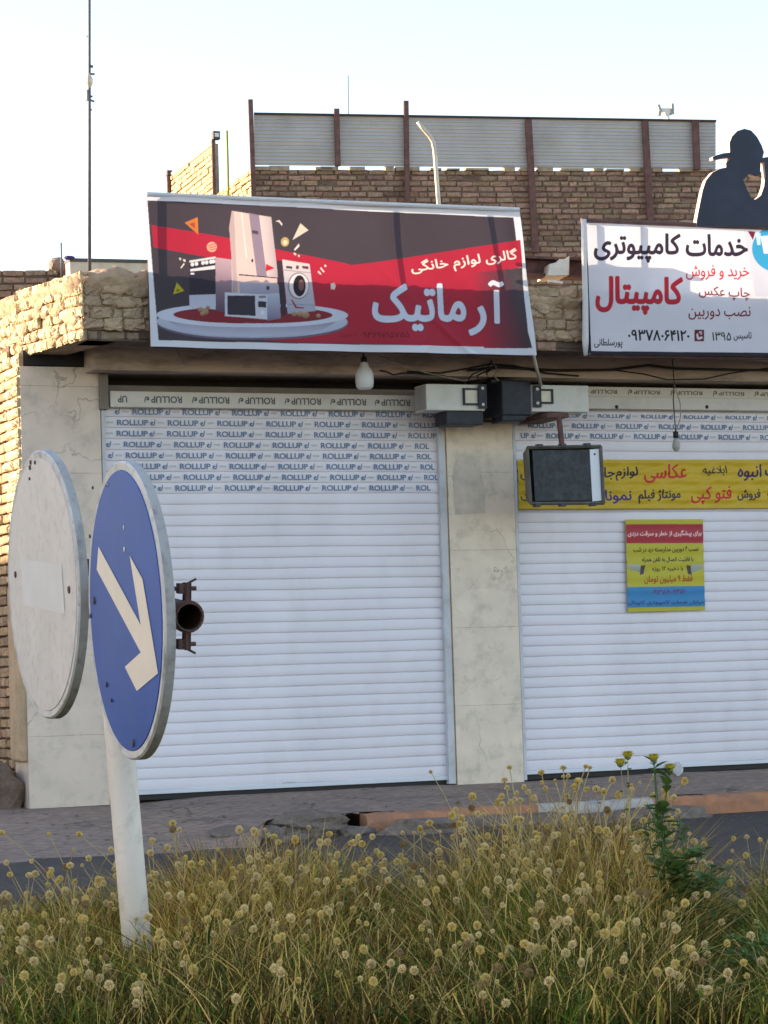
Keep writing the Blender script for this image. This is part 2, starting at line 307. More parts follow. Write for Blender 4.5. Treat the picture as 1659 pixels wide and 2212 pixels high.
def text_loops(s):
    k = ('loops', s)
    if k in TEXTS: return TEXTS[k]
    c = bpy.data.curves.new('lettering', 'FONT'); c.body = shape(s); c.resolution_u = 4; c.dimensions = '3D'; c.fill_mode = 'FULL'
    o = bpy.data.objects.new('lettering', c); COL.objects.link(o)
    dg = bpy.context.evaluated_depsgraph_get(); dg.update(); me = bpy.data.meshes.new_from_object(o.evaluated_get(dg)); nv = len(me.vertices)
    v = np.array([q.co[:2] for q in me.vertices]); nb = {}
    for e in me.edges: a, b = e.vertices; nb.setdefault(a, []).append(b); nb.setdefault(b, []).append(a)
    bpy.data.objects.remove(o); bpy.data.curves.remove(c); bpy.data.meshes.remove(me)
    lo = v.min(0); hi = v.max(0); v = (v-lo)/(hi-lo); loops = []; seen = set()
    for i in range(nv):
        if i in seen or i not in nb: continue
        j = i; l = []
        while j is not None and j not in seen:
            seen.add(j); l.append(j); nx = [q for q in nb[j] if q not in seen]; j = (min(nx, key=lambda q: abs(q-j)) if nx else None)
        loops.append(v[l])
    TEXTS[k] = loops; return loops
class Print:
    """a printed sheet: w x h texels, colours kept as a colour attribute of the sheet's own fine grid"""
    def __init__(s, w, h, bg): s.w, s.h = w, h; s.SS = 2; s.W, s.H = w*2, h*2; s.a = np.zeros((s.H, s.W, 3)); s.a[:] = lin(bg); s.fwd = None
    def homography(s, corners):        # corners (photo px) of the sheet: TL TR BR BL
        src = np.array(corners, float); dst = np.array([(0, 0), (s.W, 0), (s.W, s.H), (0, s.H)], float); A = []; B = []
        for (x, y), (X_, Y_) in zip(src, dst): A += [[x, y, 1, 0, 0, 0, -X_*x, -X_*y], [0, 0, 0, x, y, 1, -Y_*x, -Y_*y]]; B += [X_, Y_]
        h = np.linalg.solve(np.array(A), np.array(B)); s.Hm = np.append(h, 1).reshape(3, 3)
    def m(s, p):
        q = s.Hm @ np.array([p[0], p[1], 1.0]); return q[:2]/q[2]
    def mask(s, P):
        P = np.asarray(P, float); x0, y0 = np.floor(P.min(0)).astype(int)-1; x1, y1 = np.ceil(P.max(0)).astype(int)+1
        x0, y0 = max(x0, 0), max(y0, 0); x1, y1 = min(x1, s.W), min(y1, s.H)
        if x1 <= x0 or y1 <= y0: return None
        gx, gy = np.meshgrid(np.arange(x0, x1)+0.5, np.arange(y0, y1)+0.5); ins = np.zeros(gx.shape, bool); n = len(P)
        for i in range(n):
            (ax, ay), (bx, by) = P[i], P[(i+1) % n]
            if ay == by: continue
            c = (ay > gy) != (by > gy); xx = ax+(gy-ay)/(by-ay)*(bx-ax); ins ^= c & (gx < xx)
        return (x0, y0, x1, y1, ins)
    def poly(s, pts, col, col2=None, axis=1, mapped=False):
        P = np.array(pts if mapped else [s.m(p) for p in pts]); r = s.mask(P)
        if r is None: return
        x0, y0, x1, y1, ins = r; sub = s.a[y0:y1, x0:x1]
        if col2 is None: sub[ins] = lin(col)
        else:
            t = np.linspace(0, 1, (x1-x0) if axis == 0 else (y1-y0)); g = lin(col)[None, :]*(1-t[:, None])+lin(col2)[None, :]*t[:, None]
            full = np.broadcast_to(g[None] if axis == 0 else g[:, None], sub.shape); sub[ins] = full[ins]
    def ell(s, c, rx, ry, col, col2=None, axis=1, n=40, a0=0, a1=360):
        s.poly([(c[0]+rx*math.cos(R_(a0+(a1-a0)*k/n)), c[1]+ry*math.sin(R_(a0+(a1-a0)*k/n))) for k in range(n+(a1-a0 < 360))], col, col2, axis)
    def text(s, st, bl, br, tl, col, bold=0, outline=None, ow=2):      # ink box: bottom-left, bottom-right, top-left in photo px
        bl, br, tl = [s.m(p) for p in (bl, br, tl)]; wn = np.zeros((s.H, s.W), np.int16)
        for l in text_loops(st):
            P = bl+np.outer(l[:, 0], br-bl)+np.outer(l[:, 1], tl-bl); x0, y0 = np.floor(P.min(0)).astype(int)-1; x1, y1 = np.ceil(P.max(0)).astype(int)+1; x0, y0 = max(x0, 0), max(y0, 0); x1, y1 = min(x1, s.W), min(y1, s.H)
            if x1 <= x0 or y1 <= y0: continue
            gx, gy = np.meshgrid(np.arange(x0, x1)+0.5, np.arange(y0, y1)+0.5); n = len(P); acc = np.zeros(gx.shape, np.int16)
            for i in range(n):
                (ax, ay), (bx, by) = P[i], P[(i+1) % n]
                if ay == by: continue
                c = ((ay > gy) != (by > gy)) & (gx < ax+(gy-ay)/(by-ay)*(bx-ax)); acc += c.astype(np.int16)*(1 if by > ay else -1)
            wn[y0:y1, x0:x1] += acc
        mk = wn != 0
        def dil(k, r):
            o = k.copy()
            for dx in range(-r, r+1):
                for dy in range(-r, r+1):
                    if dx*dx+dy*dy <= r*r+0.5: o |= np.roll(np.roll(k, dx, 1), dy, 0)
            return o
        if bold: mk = dil(mk, bold)
        if outline is not None: s.a[dil(mk, ow)] = lin(outline)
        s.a[mk] = lin(col)
    def sheet(s, name, corners3, normal, material, parent, disp=None):
        a = s.a.reshape(s.h, 2, s.w, 2, 3).mean((1, 3)); TL, TR, BR, BL = [np.asarray(c, float) for c in corners3]
        U_, V_ = np.meshgrid(np.linspace(0, 1, s.w), np.linspace(0, 1, s.h)); U3, V3 = U_[..., None], V_[..., None]
        P = (TL*(1-U3)+TR*U3)*(1-V3)+(BL*(1-U3)+BR*U3)*V3
        if disp is not None: P = P+disp(U_, V_)[..., None]*np.asarray(normal, float)
        idx = np.arange(s.w*s.h).reshape(s.h, s.w); F_ = np.stack([idx[1:, :-1], idx[1:, 1:], idx[:-1, 1:], idx[:-1, :-1]], -1).reshape(-1, 4)
        me = bpy.data.meshes.new(name); me.vertices.add(s.w*s.h); me.vertices.foreach_set('co', P.reshape(-1).astype(np.float32))
        nf = len(F_); me.loops.add(nf*4); me.loops.foreach_set('vertex_index', F_.reshape(-1).astype(np.int32)); me.polygons.add(nf)
        me.polygons.foreach_set('loop_start', np.arange(0, nf*4, 4, dtype=np.int32)); me.polygons.foreach_set('use_smooth', np.ones(nf, bool)); me.update(calc_edges=True)
        ca = me.color_attributes.new('print', 'FLOAT_COLOR', 'POINT'); c4 = np.ones((s.w*s.h, 4), np.float32); c4[:, :3] = a.reshape(-1, 3); ca.data.foreach_set('color', c4.ravel())
        me.materials.append(material); o = bpy.data.objects.new(name, me); COL.objects.link(o)
        return child(o, parent) if parent is not None else o

# ================================================================== THE GROUND
g = MB(); g.add([(-400, -400, -0.31), (400, -400, -0.31), (400, 400, -0.31), (-400, 400, -0.31)], [(0, 1, 2, 3)], M_dirt); struct(g.build('ground'))
def sheet_grid(name, x0, x1, y0, y1, nx, ny, zf, m):
    s = MB(); vs = [(x0+(x1-x0)*i/nx, y0+(y1-y0)*j/ny, zf(x0+(x1-x0)*i/nx, y0+(y1-y0)*j/ny)) for j in range(ny+1) for i in range(nx+1)]
    s.add(vs, [(j*(nx+1)+i, j*(nx+1)+i+1, (j+1)*(nx+1)+i+1, (j+1)*(nx+1)+i) for j in range(ny) for i in range(nx)], m); return s.build(name, smooth=True, fixn=False)
struct(sheet_grid('road', -90, 110, -8.3, -1.0, 100, 12, lambda x, y: -0.265+0.02*min(1, (y+8.3)/7.3), M_asphalt))
struct(sheet_grid('road', -90, 110, -24, -13.2, 2, 2, lambda x, y: -0.262, M_asphalt))
struct(sheet_grid('side_street', -4.4, 4.75, 0.0, 60, 30, 60, lambda x, y: -0.06+0.012*noise1(x, 2.1, y), M_dirt))
g = MB(); g.box(-60, 80, -8.12, -8.0, -0.262, -0.258, M_line); g.build('road_marking')['kind'] = 'structure'
# pavement in front of the shops, sloping to the kerb; broken away and sagging left of the kerb stones
def walk_z(x, y):
    t = min(1, max(0, -y/1.28)); zk = -0.115
    s_ = min(1, max(0, (6.2-x)/0.6)); s_ = s_*s_*(3-2*s_)
    z = zk*t*(1-s_)+s_*(-0.02-0.25*min(1, (-y/2.35))**1.0)
    return z+0.006*noise1(x, 5.3, y*3.1)*(0.3+t)+0.005*noise1(y, 9.0, x*2)-0.005
def pavement():
    s = MB(); nx, ny = 300, 22; vs = []; x0, x1 = -6.0, 24.0
    for j in range(ny+1):
        for i in range(nx+1):
            x = x0+(x1-x0)*i/nx; s_ = min(1, max(0, (6.2-x)/0.6)); s_ = s_*s_*(3-2*s_); yend = -1.24-1.11*s_+0.05*math.sin(x*9)*s_
            y = yend*(j/ny)+0.3*(1-j/ny); vs.append((x, y, walk_z(x, y) if y < 0 else walk_z(x, 0)))
    s.add(vs, [((j+1)*(nx+1)+i, (j+1)*(nx+1)+i+1, j*(nx+1)+i+1, j*(nx+1)+i) for j in range(ny) for i in range(nx)], M_walk)
    return struct(s.build('pavement', smooth=True, fixn=False))
pavement()
# kerb stones: orange, then white, then orange
def kerb(x0, x1, m):
    s = MB(); n = max(8, int((x1-x0)/0.045)); sec = [(-1.385, -0.29), (-1.38, -0.16), (-1.372, -0.128), (-1.355, -0.112), (-1.29, -0.108), (-1.235, -0.11), (-1.235, -0.29)]; vs = []; K = len(sec)
    for i in range(n+1):
        x = x0+(x1-x0)*i/n; e = 0.012*max(0, noise1(x, 11, 2)-0.4)+0.02*max(0, noise1(x, 3.1, 5)-0.9)
        for j, (y, z) in enumerate(sec): w_ = (0.3, 0.8, 1.2, 1.3, 0.6, 0.4, 0)[j]; vs.append((x, y+e*w_+rng.normal(0, 0.002), z-e*w_+rng.normal(0, 0.0025)))
    s.add(vs, [(i*K+j, (i+1)*K+j, (i+1)*K+j+1, i*K+j+1) for i in range(n) for j in range(K-1)]+[tuple(range(K)), tuple(n*K+j for j in range(K-1, -1, -1))], m)
    return struct(s.build('kerb', smooth=False))
kerb(6.82, 8.125, M_orange); kerb(8.128, 9.05, M_whitekerb); kerb(9.053, 16, M_orange)
def lump(name, c, r, m, label, cat, seed, flat=0.45, sub=3, group=None):
    bm = bmesh.new(); bmesh.ops.create_icosphere(bm, subdivisions=sub, radius=1); rr = random.Random(seed); ph = [rr.uniform(0, 6) for _ in range(6)]
    for q in bm.verts:
        x, y, z = q.co; k = 1+0.12*math.sin(3*x+ph[0])+0.10*math.sin(5*y+ph[1]+2*x)+0.07*math.sin(9*z+ph[2]+4*x)+rr.uniform(-0.035, 0.035)
        mx = max(abs(x), abs(y), abs(z)); k *= (1-0.45)+0.45/ max(mx, 0.6)*0.8
        q.co = Vector((c[0]+x*k*r[0], c[1]+y*k*r[1], c[2]+z*k*r[2]))
    me = bpy.data.meshes.new(name); bm.to_mesh(me); bm.free(); me.materials.append(m); o = bpy.data.objects.new(name, me); COL.objects.link(o)
    if label: tag(o, label, cat, group)
    return o
lump('concrete_lump', (6.42, -1.27, -0.175), (0.33, 0.15, 0.10), M_rubble, 'grey broken concrete lump at the end of the orange kerb', 'rubble', 3)
lump('concrete_lump', (7.62, -1.58, -0.245), (0.78, 0.24, 0.105), M_rubble, 'flat spill of rough concrete on the road against the orange kerb', 'rubble', 5)
lump('concrete_lump', (5.85, -1.5, -0.215), (0.30, 0.20, 0.075), M_rubble, 'low crumbled pavement edge left of the broken concrete lump', 'rubble', 8)
lump('concrete_lump', (8.75, -1.55, -0.25), (0.62, 0.20, 0.085), M_rubble, 'low gutter spill of grey concrete in front of the white kerb stretch', 'rubble', 15)
s = MB()
for k in range(260):
    q = random.random(); x = random.uniform(4.6, 9.6)
    y = random.gauss(-1.6, 0.22) if q < 0.55 and x > 6 else random.uniform(-2.6, -0.05); zb = -0.253 if y < -1.39 and x > 6.2 else walk_z(x, y) if y > -2.3 else -0.25
    r = random.uniform(0.004, 0.011); s.obox((x, y, zb+r*0.3), (r*random.uniform(0.7, 1.4), r*0.3, 0), (-r*0.3, r, 0), (0, r*0.2, r*0.6), M_rubble if random.random() < 0.7 else M_brownrub, r*0.25)
g_ = s.build('gravel'); g_['kind'] = 'stuff'
for k, (x, y, z, rx, ry, rz) in enumerate(((6.12, -1.36, -0.21, 0.12, 0.1, 0.06), (6.2, -1.62, -0.24, 0.1, 0.07, 0.045), (6.72, -1.45, -0.23, 0.13, 0.08, 0.05), (6.02, -1.75, -0.24, 0.09, 0.07, 0.04))):
    lump('concrete_chunk', (x, y, z), (rx, ry, rz), M_rubble, ('concrete chunk wedged under the broken pavement edge', 'small loose concrete chunk on the road before the broken pavement edge', 'grey chunk in the dark gap beside the end of the orange kerb', 'flattened chunk of concrete furthest out on the road')[k], 'rubble', 40+k, sub=2)
# ================================================================== THE SHOP
SX0 = 4.815                                # left edge of the shop front
shop = empty('shop_building', (SX0, 0, 0), 'single-storey shop building with two white roller shutters and a mud-brick parapet', 'building')
# pillars of stone cladding
def pillar(x0, x1, ztop, joints, m, stain=None):
    s = MB(); zs = [-0.03]+joints+[ztop]
    for a, b in zip(zs[:-1], zs[1:]): s.box(x0, x1, 0.0, 0.36, a+0.0008, b-0.0008, m, 0.0012)
    s.box(x0+0.004, x1-0.004, 0.006, 0.35, -0.02, ztop-0.004, m)
    o = s.build('pillar', shop)
    return o
PJ = [Z(v, 1050) for v in (1523, 1355, 1188, 1020)]
P2a, P2b = X(976, 0, 1300), X(1119, 0, 1300)
ptop2 = Z(912, 1040)
o = pillar(SX0, X(217, 0, 900), Z(792, 120), [Z(1590, 120), Z(1240, 120), Z(1022, 120), Z(834, 120)], M_stonegrey)
o['label'] = 'grey-beige clad corner pillar with a dark gap above it'
p2 = pillar(P2a, P2b, ptop2, PJ, M_stone); p2['label'] = 'beige stone-clad pillar between the two shutters'
s = MB()
P = [at(u, v, -0.0025) for u, v in ((983, 1112), (1048, 1108), (1047, 1060), (1040, 1022), (1036, 985), (1010, 984), (986, 992), (979, 1020))]; s.add(P, [tuple(range(8))], M_stain)
s.build('stain', p2)
# render over the middle pillar up to the beam
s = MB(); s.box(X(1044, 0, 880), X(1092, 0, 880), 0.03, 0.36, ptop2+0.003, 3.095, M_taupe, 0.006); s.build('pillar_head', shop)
# beam and canopy
FZ0 = 3.2; FY = -0.8
BMY = -0.22; s = MB(); s.box(X(203, BMY, 780), 18, BMY, 0.30, Z(806, 640, BMY), 3.235, M_beam); s.build('beam', shop)
s = MB(); s.box(SX0+0.02, 18, 0.30, 0.34, 2.6, 3.2, M_shade); s.box(SX0+0.034, X(212, 0, 900)-0.01, 0.03, 0.30, Z(790, 120)+0.004, 3.23, M_shade); s.build('recess_shade', shop)  # near-black blocks stand for the shade in the gaps under the canopy
s = MB(); nx = 130
vs = []; 
for j, y in enumerate(np.linspace(FY+0.02, 0.31, 9)):
    for i in range(nx+1):
        x = 5.02+(13)*i/nx-0.16*(j/8); vs.append((x, y, FZ0+0.015+0.03*(j/8)+0.006*noise1(x, 4, y*3)))
s.add(vs, [(j*(nx+1)+i, j*(nx+1)+i+1, (j+1)*(nx+1)+i+1, (j+1)*(nx+1)+i) for j in range(8) for i in range(nx)], M_soffit); s.build('soffit', shop, True, False)
s = MB(); s.add([(5.06, FY+0.04, 3.26), (18, FY+0.04, 3.26), (18, 9, 3.26), (4.86, 9, 3.26), (4.86, 0.2, 3.26)], [(0, 1, 2, 3, 4)], M_mud)
s.add([(5.06, FY+0.04, 3.5), (18, FY+0.04, 3.5), (18, 9, 3.5), (4.86, 9, 3.5), (4.86, 0.2, 3.5)], [(0, 1, 2, 3, 4)], M_mud); s.build('roof', shop)
# mud-brick fascia, front and left side, with an eroded mud cap
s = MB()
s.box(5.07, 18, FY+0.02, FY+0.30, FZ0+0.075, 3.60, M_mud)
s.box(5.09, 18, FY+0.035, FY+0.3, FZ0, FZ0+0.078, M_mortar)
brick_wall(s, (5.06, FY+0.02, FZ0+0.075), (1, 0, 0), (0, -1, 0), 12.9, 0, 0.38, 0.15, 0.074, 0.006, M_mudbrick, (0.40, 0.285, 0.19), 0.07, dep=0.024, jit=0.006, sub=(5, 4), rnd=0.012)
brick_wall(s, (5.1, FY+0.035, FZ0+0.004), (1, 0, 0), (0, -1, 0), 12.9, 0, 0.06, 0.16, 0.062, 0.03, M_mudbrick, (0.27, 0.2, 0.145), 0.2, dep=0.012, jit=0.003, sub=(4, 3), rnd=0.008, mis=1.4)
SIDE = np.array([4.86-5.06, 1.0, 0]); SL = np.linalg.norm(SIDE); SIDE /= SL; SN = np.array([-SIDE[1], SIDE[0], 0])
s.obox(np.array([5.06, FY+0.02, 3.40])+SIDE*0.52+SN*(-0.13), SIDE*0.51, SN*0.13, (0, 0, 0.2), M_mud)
brick_wall(s, np.array([5.06, FY+0.0, FZ0-0.0]), SIDE, SN, 1.02, 0, 0.43, 0.10, 0.072, 0.009, M_mudbrick, (0.60, 0.45, 0.28), 0.08, dep=0.022, jit=0.004, sub=(5, 4), rnd=0.010)  # side bricks coloured paler than the front ones to boost their sunlit look
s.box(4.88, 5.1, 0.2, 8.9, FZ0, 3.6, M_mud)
brick_wall(s, (4.88, 0.18, FZ0-0.05), (0, 1, 0), (-1, 0, 0), 8.6, 0, 0.46, 0.13, 0.072, 0.009, M_mudbrick, (0.60, 0.45, 0.28), 0.09, dep=0.035, jit=0.005, sub=(5, 4), rnd=0.014)  # same paler brick colour, adding to the sunlight on this side
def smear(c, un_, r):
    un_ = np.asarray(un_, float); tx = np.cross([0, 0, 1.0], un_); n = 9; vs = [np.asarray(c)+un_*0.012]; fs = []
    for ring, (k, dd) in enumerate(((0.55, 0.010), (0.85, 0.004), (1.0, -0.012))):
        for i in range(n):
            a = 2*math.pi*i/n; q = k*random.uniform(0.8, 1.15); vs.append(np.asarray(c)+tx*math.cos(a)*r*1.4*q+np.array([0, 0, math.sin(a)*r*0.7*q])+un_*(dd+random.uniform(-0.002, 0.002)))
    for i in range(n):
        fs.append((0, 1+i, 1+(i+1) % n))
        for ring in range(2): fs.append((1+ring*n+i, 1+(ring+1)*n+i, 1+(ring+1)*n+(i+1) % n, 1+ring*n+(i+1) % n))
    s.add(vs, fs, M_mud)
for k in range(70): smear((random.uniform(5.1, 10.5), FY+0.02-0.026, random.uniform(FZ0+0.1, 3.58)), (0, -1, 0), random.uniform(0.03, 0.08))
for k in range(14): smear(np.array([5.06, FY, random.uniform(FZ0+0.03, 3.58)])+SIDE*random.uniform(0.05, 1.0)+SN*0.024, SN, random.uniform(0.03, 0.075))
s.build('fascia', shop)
def cap():
    s = MB(); path = [(4.97, 8.9)]+[(4.97, y) for y in np.linspace(8.5, 0.3, 160)]+[(4.99+0.14*k/8, 0.24-0.90*k/8) for k in range(1, 9)]+[(5.19+0.03*k, FY+0.12) for k in range(0, 190)]+[(10.9+0.2*k, FY+0.12) for k in range(0, 34)]
    n = 13; vs = []; P = len(path)
    for i, (x, y) in enumerate(path):
        d = np.array(path[min(i+1, P-1)])-np.array(path[max(i-1, 0)]); d = d/np.linalg.norm(d); nn = np.array([d[1], -d[0]])   # outward
        t = (x-5.19) if y <= FY+0.13 else -(y-FY)
        h = 0.06+0.018*noise1(t, 4.5, 1.0)+0.012*noise1(t, 13, 2)
        if 0.0 < t < 1.0: h += 0.05*math.exp(-((t-0.25)/0.28)**2)
        h += 0.03*math.exp(-((t+0.2)/0.3)**2)
        if t > 3.2: h -= 0.03
        for k in range(n):
            a = math.pi*k/(n-1); r = 0.172+0.02*noise1(t*1.3+k*0.7, 8, 3)
            off = math.cos(a)*r*(0.62 if k in (0, n-1) else 1.0); zz = 3.545+math.sin(a)**0.6*(h+0.05)+(-0.02 if k in (0, n-1) else 0)+0.012*noise1(t*1.7+k, 17, k*1.3)
            vs.append((x-nn[0]*(-off), y-nn[1]*(-off), zz+0.005*rng.normal()))
    s.add(vs, [(i*n+k, i*n+k+1, (i+1)*n+k+1, (i+1)*n+k) for i in range(P-1) for k in range(n-1)], M_mud)
    return s.build('mud_cap', shop, True)
cap()
# side wall to the alley: brick and plaster quoin column beside the pillar, orange brick further back
s = MB(); s.box(SX0+0.02, SX0+0.3, 0.36, 9, -0.1, 3.3, M_mortar); s.box(18-0.3, 18, 0.36, 9, -0.1, 3.3, M_mortar); s.box(SX0+0.3, 18-0.3, 8.7, 9, -0.1, 3.3, M_mortar)
brick_wall(s, (SX0+0.02, 0.36, -0.05), (0, 1, 0), (-1, 0, 0), 8.6, 0, 3.3, 0.2, 0.06, 0.014, M_brick, (0.42, 0.28, 0.17), 0.14, dep=0.03, jit=0.002)
s.box(SX0-0.002, SX0+0.25, 0.012, 0.35, 1.56, Z(794, 120), M_mud); s.box(SX0-0.002, SX0+0.03, 0.012, 0.35, Z(794, 120)+0.002, 3.2, M_mud)
brick_wall(s, (SX0, 0.012, 1.57), (0, 1, 0), (-1, 0, 0), 0.335, 0, 1.62, 0.33, 0.062, 0.012, M_mudbrick, (0.60, 0.46, 0.29), 0.07, dep=0.035, jit=0.003, sub=(5, 4), rnd=0.016, mis=0)  # quoin bricks share the paler colour that strengthens the sunlit side
s.box(SX0-0.045, SX0+0.2, 0.014, 0.335, 0.30, 1.55, mat('tan_plaster', (0.46, 0.33, 0.205), 0.95, 0.14, 7, 0.5, 30, dark=(0.28, 0.2, 0.13), dscale=5, damt=0.5), 0.02)
s.build('side_wall', shop)
lump('rock_heap', (4.58, 0.28, 0.06), (0.30, 0.26, 0.30), M_brownrub, 'brown stony heap at the foot of the corner pillar', 'rubble', 12)
# roller shutters
def shutter(x0, x1, ztop, zbot, label, rows, hood_v, shift):
    root = bpy.data.objects.new('roller_shutter', None); COL.objects.link(root); root.location = (x0, 0.05, 0); child(root, shop); root['label'] = label
    pitch = 0.0794; s = MB(); y0 = 0.05
    prof = []; z = shift
    n = int((ztop-shift)/pitch)+1
    for k in range(n):
        zb = shift+k*pitch
        for t, d in ((0.0, 0.003), (0.03, 0.002), (0.055, -0.0075), (0.2, -0.0098), (0.35, -0.0108), (0.5, -0.011), (0.66, -0.0105), (0.82, -0.0096), (0.95, -0.0076), (0.97, 0.003)): prof.append((y0+d, zb+t*pitch))
    nx = 10; vs = []; N_ = len(prof)
    for i in range(nx+1):
        x = x0+(x1-x0)*i/nx
        for (y, z) in prof: vs.append((x, y+0.003*math.sin(i*1.9+z*2.2), z+0.0015*math.sin(i*1.3+z*7)))
    s.add(vs, [(i*N_+k, (i+1)*N_+k, (i+1)*N_+k+1, i*N_+k+1) for i in range(nx) for k in range(N_-1)], M_slat)
    cur = s; s = MB(); s.box(x0+0.005, x1-0.005, y0-0.018, y0+0.012, zbot, shift+0.004, M_white, 0.003); s.box(x0, x1, y0+0.0, y0+0.03, zbot-0.04, zbot, M_cable); s.build('bottom_bar', root)
    return root, cur
SH1 = 0.058
PITCH = 0.0794
rs1, cur1 = shutter(5.43, X(957, 0.05, 1300), 2.86, 0.030, 'white roller shutter of the left shop with rows of printed lettering', None, None, SH1)
rs2, cur2 = shutter(P2b+0.03, 12.4, 2.86, 0.040, 'white roller shutter of the right shop, partly under a yellow banner', None, None, 0.066)
s = MB(); xa, xb = X(958, 0, 1300), P2a-0.004
s.box(xa, xa+0.052, 0.0, 0.12, 0.0, ptop2-0.02, M_rail, 0.003); s.box(xa+0.056, xb, 0.015, 0.12, 0.0, ptop2, M_stone); s.build('guide_rail', rs1)
s = MB(); s.box(X(218, 0, 900)+0.004, 5.44, 0.008, 0.12, 0.0, 2.86, M_rail, 0.003); s.box(X(213, 0, 840), X(232, 0, 840), -0.03, 0.1, Z(885, 222), Z(808, 222), M_taupe, 0.006); s.build('guide_rail', rs1)
def lock(root, u, v):
    c = at(u, v, 0.05-0.012); s = MB(); pr = [(math.cos(2*math.pi*k/20), math.sin(2*math.pi*k/20)) for k in range(20)]
    o_ = [(c[0]+0.055*a, 0.05-0.0165, c[2]+0.017*b) for a, b in pr]; i2 = [(c[0]+0.047*a, 0.05-0.0165, c[2]+0.012*b) for a, b in pr]; s.prism([o_, i2], (0, 0.004, 0), M_rail); s.box(c[0]-0.02, c[0]+0.02, 0.05-0.0175, 0.05-0.006, c[2]-0.006, c[2]+0.004, M_rail); s.build('lock_plate', root)
lock(rs1, 625, 1693)
s = MB(); s.box(P2b+0.002, P2b+0.028, 0.0, 0.12, 0.0, 2.78, M_rail, 0.003); s.build('guide_rail', rs2)
# shutter housings above
h1a, h1b = Z(884, 560), Z(850, 560)
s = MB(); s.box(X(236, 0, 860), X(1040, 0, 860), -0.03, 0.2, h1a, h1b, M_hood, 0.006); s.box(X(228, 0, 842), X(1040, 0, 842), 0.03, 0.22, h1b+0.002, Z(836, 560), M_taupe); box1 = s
h2a, h2b = Z(886, 1450), Z(859, 1450)
s = MB(); s.box(P2b-0.02, 12.4, -0.03, 0.2, h2a, h2b, M_hood, 0.006); s.box(P2b, 12.4, 0.0, 0.22, h2b+0.002, Z(838, 1450), M_hood)
for u in (1332, 1527):
    p = at(u, 879, -0.03); s.lathe((p[0], -0.029, p[2]), [(0, 0.004), (0.014, 0.004), (0.016, 0)], M_cable, 12, (0, -1, 0))
box2 = s
# lettering on the slats
def flat_text(mb, st, x, zb, wdt, hgt, y, m, rot=False):
    v, t, _ = text_tris(st); a = v.copy()
    if rot: a = 1-a
    P = [(x+q[0]*wdt, y, zb+q[1]*hgt) for q in a]; mb.add(P, [tuple(k) for k in t], m)
def bird(mb, x, zb, s_, y, m, rot=False):       # the little leaf-like mark after each word
    pts = [(0.0, 0.35), (0.1, 0.62), (0.32, 0.72), (0.55, 0.6), (0.6, 0.42), (0.3, 0.36), (0.36, 0.2), (0.62, 0.22), (0.7, 0.5), (0.74, 0.85), (0.86, 1.05), (1.0, 1.1), (0.9, 0.92), (0.88, 0.72), (1.0, 0.66), (0.86, 0.55), (0.8, 0.2), (0.62, 0.0), (0.3, 0.0), (0.08, 0.12)]
    if rot: pts = [(1-a, 1-b) for a, b in pts]
    P = [(x+a*s_, y, zb+b*s_) for a, b in pts]; tri = tessellate_polygon([[Vector((a, 0, b)) for a, _, b in P]]); mb.add(P, [tuple(k) for k in tri], m)
def letter_row(mb, xs, z, ylim0, ylim1, y, m, h=0.044, rot=False, md=None, wl=0.235):
    for x in xs:
        a, b = x, x+wl
        if b < ylim1 and a > ylim0: flat_text(mb, 'ROLLUP', a, z-h/2, wl, h, y, m, rot)
        elif a < ylim1-0.06 and b > ylim1: flat_text(mb, 'ROL', a, z-h/2, wl*0.5 if a+wl*0.5 < ylim1 else ylim1-a-0.01, h, y, m, rot)
        elif b > ylim0+0.06 and a < ylim0: flat_text(mb, 'UP', b-wl*0.32 if b-wl*0.32 > ylim0 else ylim0+0.01, z-h/2, wl*0.3, h, y, m, rot)
        sx = x-0.055 if rot else b+0.015
        if ylim0 < sx < ylim1-0.045: bird(mb, sx, z-0.021, 0.042, y, m, rot)
        if md is not None:
            dx = b+0.07
            if ylim0 < dx and dx+0.05 < ylim1: mb.add([(dx, y, z-0.006), (dx+0.05, y, z-0.006), (dx+0.05, y, z+0.007), (dx, y, z+0.007)], [(0, 1, 2, 3)], md)
rows1 = [(888, 185), (910, 115), (932, 112), (957, 145), (984, 155), (1005, 172), (1027, 190), (1051, 150)]
s = cur1; xe = X(955, 0.04, 950)
for i, (v, zx) in enumerate(rows1):
    u = (230+zx/1.843)/1.15732; x = X(u, 0.04, v); k = round((Z(v, 560, 0.04)-SH1-0.5*PITCH)/PITCH); z = SH1+(k+0.5)*PITCH
    letter_row(s, [x+0.3835*j for j in range(-1, 8)], z, 5.45, xe, 0.05-0.0165, M_ink, 0.042, False, M_inkgrey)
s.build('curtain', rs1, False, False)
s = box1; zc = (h1a+h1b)/2
xs = [X((230+zx/1.843)/1.15732, -0.03, 862) for zx in (90-70, 272, 492, 705, 918, 1128, 1332)]
letter_row(s, xs, zc, X(238, -0.03, 860), X(905, -0.03, 860), -0.0325, M_inkdark, 0.05, True)
s.build('shutter_box', rs1, False, False)
s = cur2
for v, u0, hh in ((913, 1140, 0.04), (936, 1180, 0.042), (893, 1100, 0.03)):
    k = round((Z(v, 1400, 0.04)-0.066-0.5*PITCH)/PITCH); z = 0.066+(k+0.5)*PITCH
    letter_row(s, [X(u0, 0.04, v)+0.3835*j for j in range(-1, 9)], z, P2b+0.04, 12.3, 0.05-0.0165, M_ink, hh, False, M_inkgrey)
s.build('curtain', rs2, False, False); s = box2
letter_row(s, [X(1275, 0, 847)+0.3835*j for j in range(0, 9)], (h2b+Z(838, 1450))/2, P2b+0.2, 12.3, -0.0025, M_inkbrown, 0.032, True)
s.build('shutter_box', rs2, False, False)
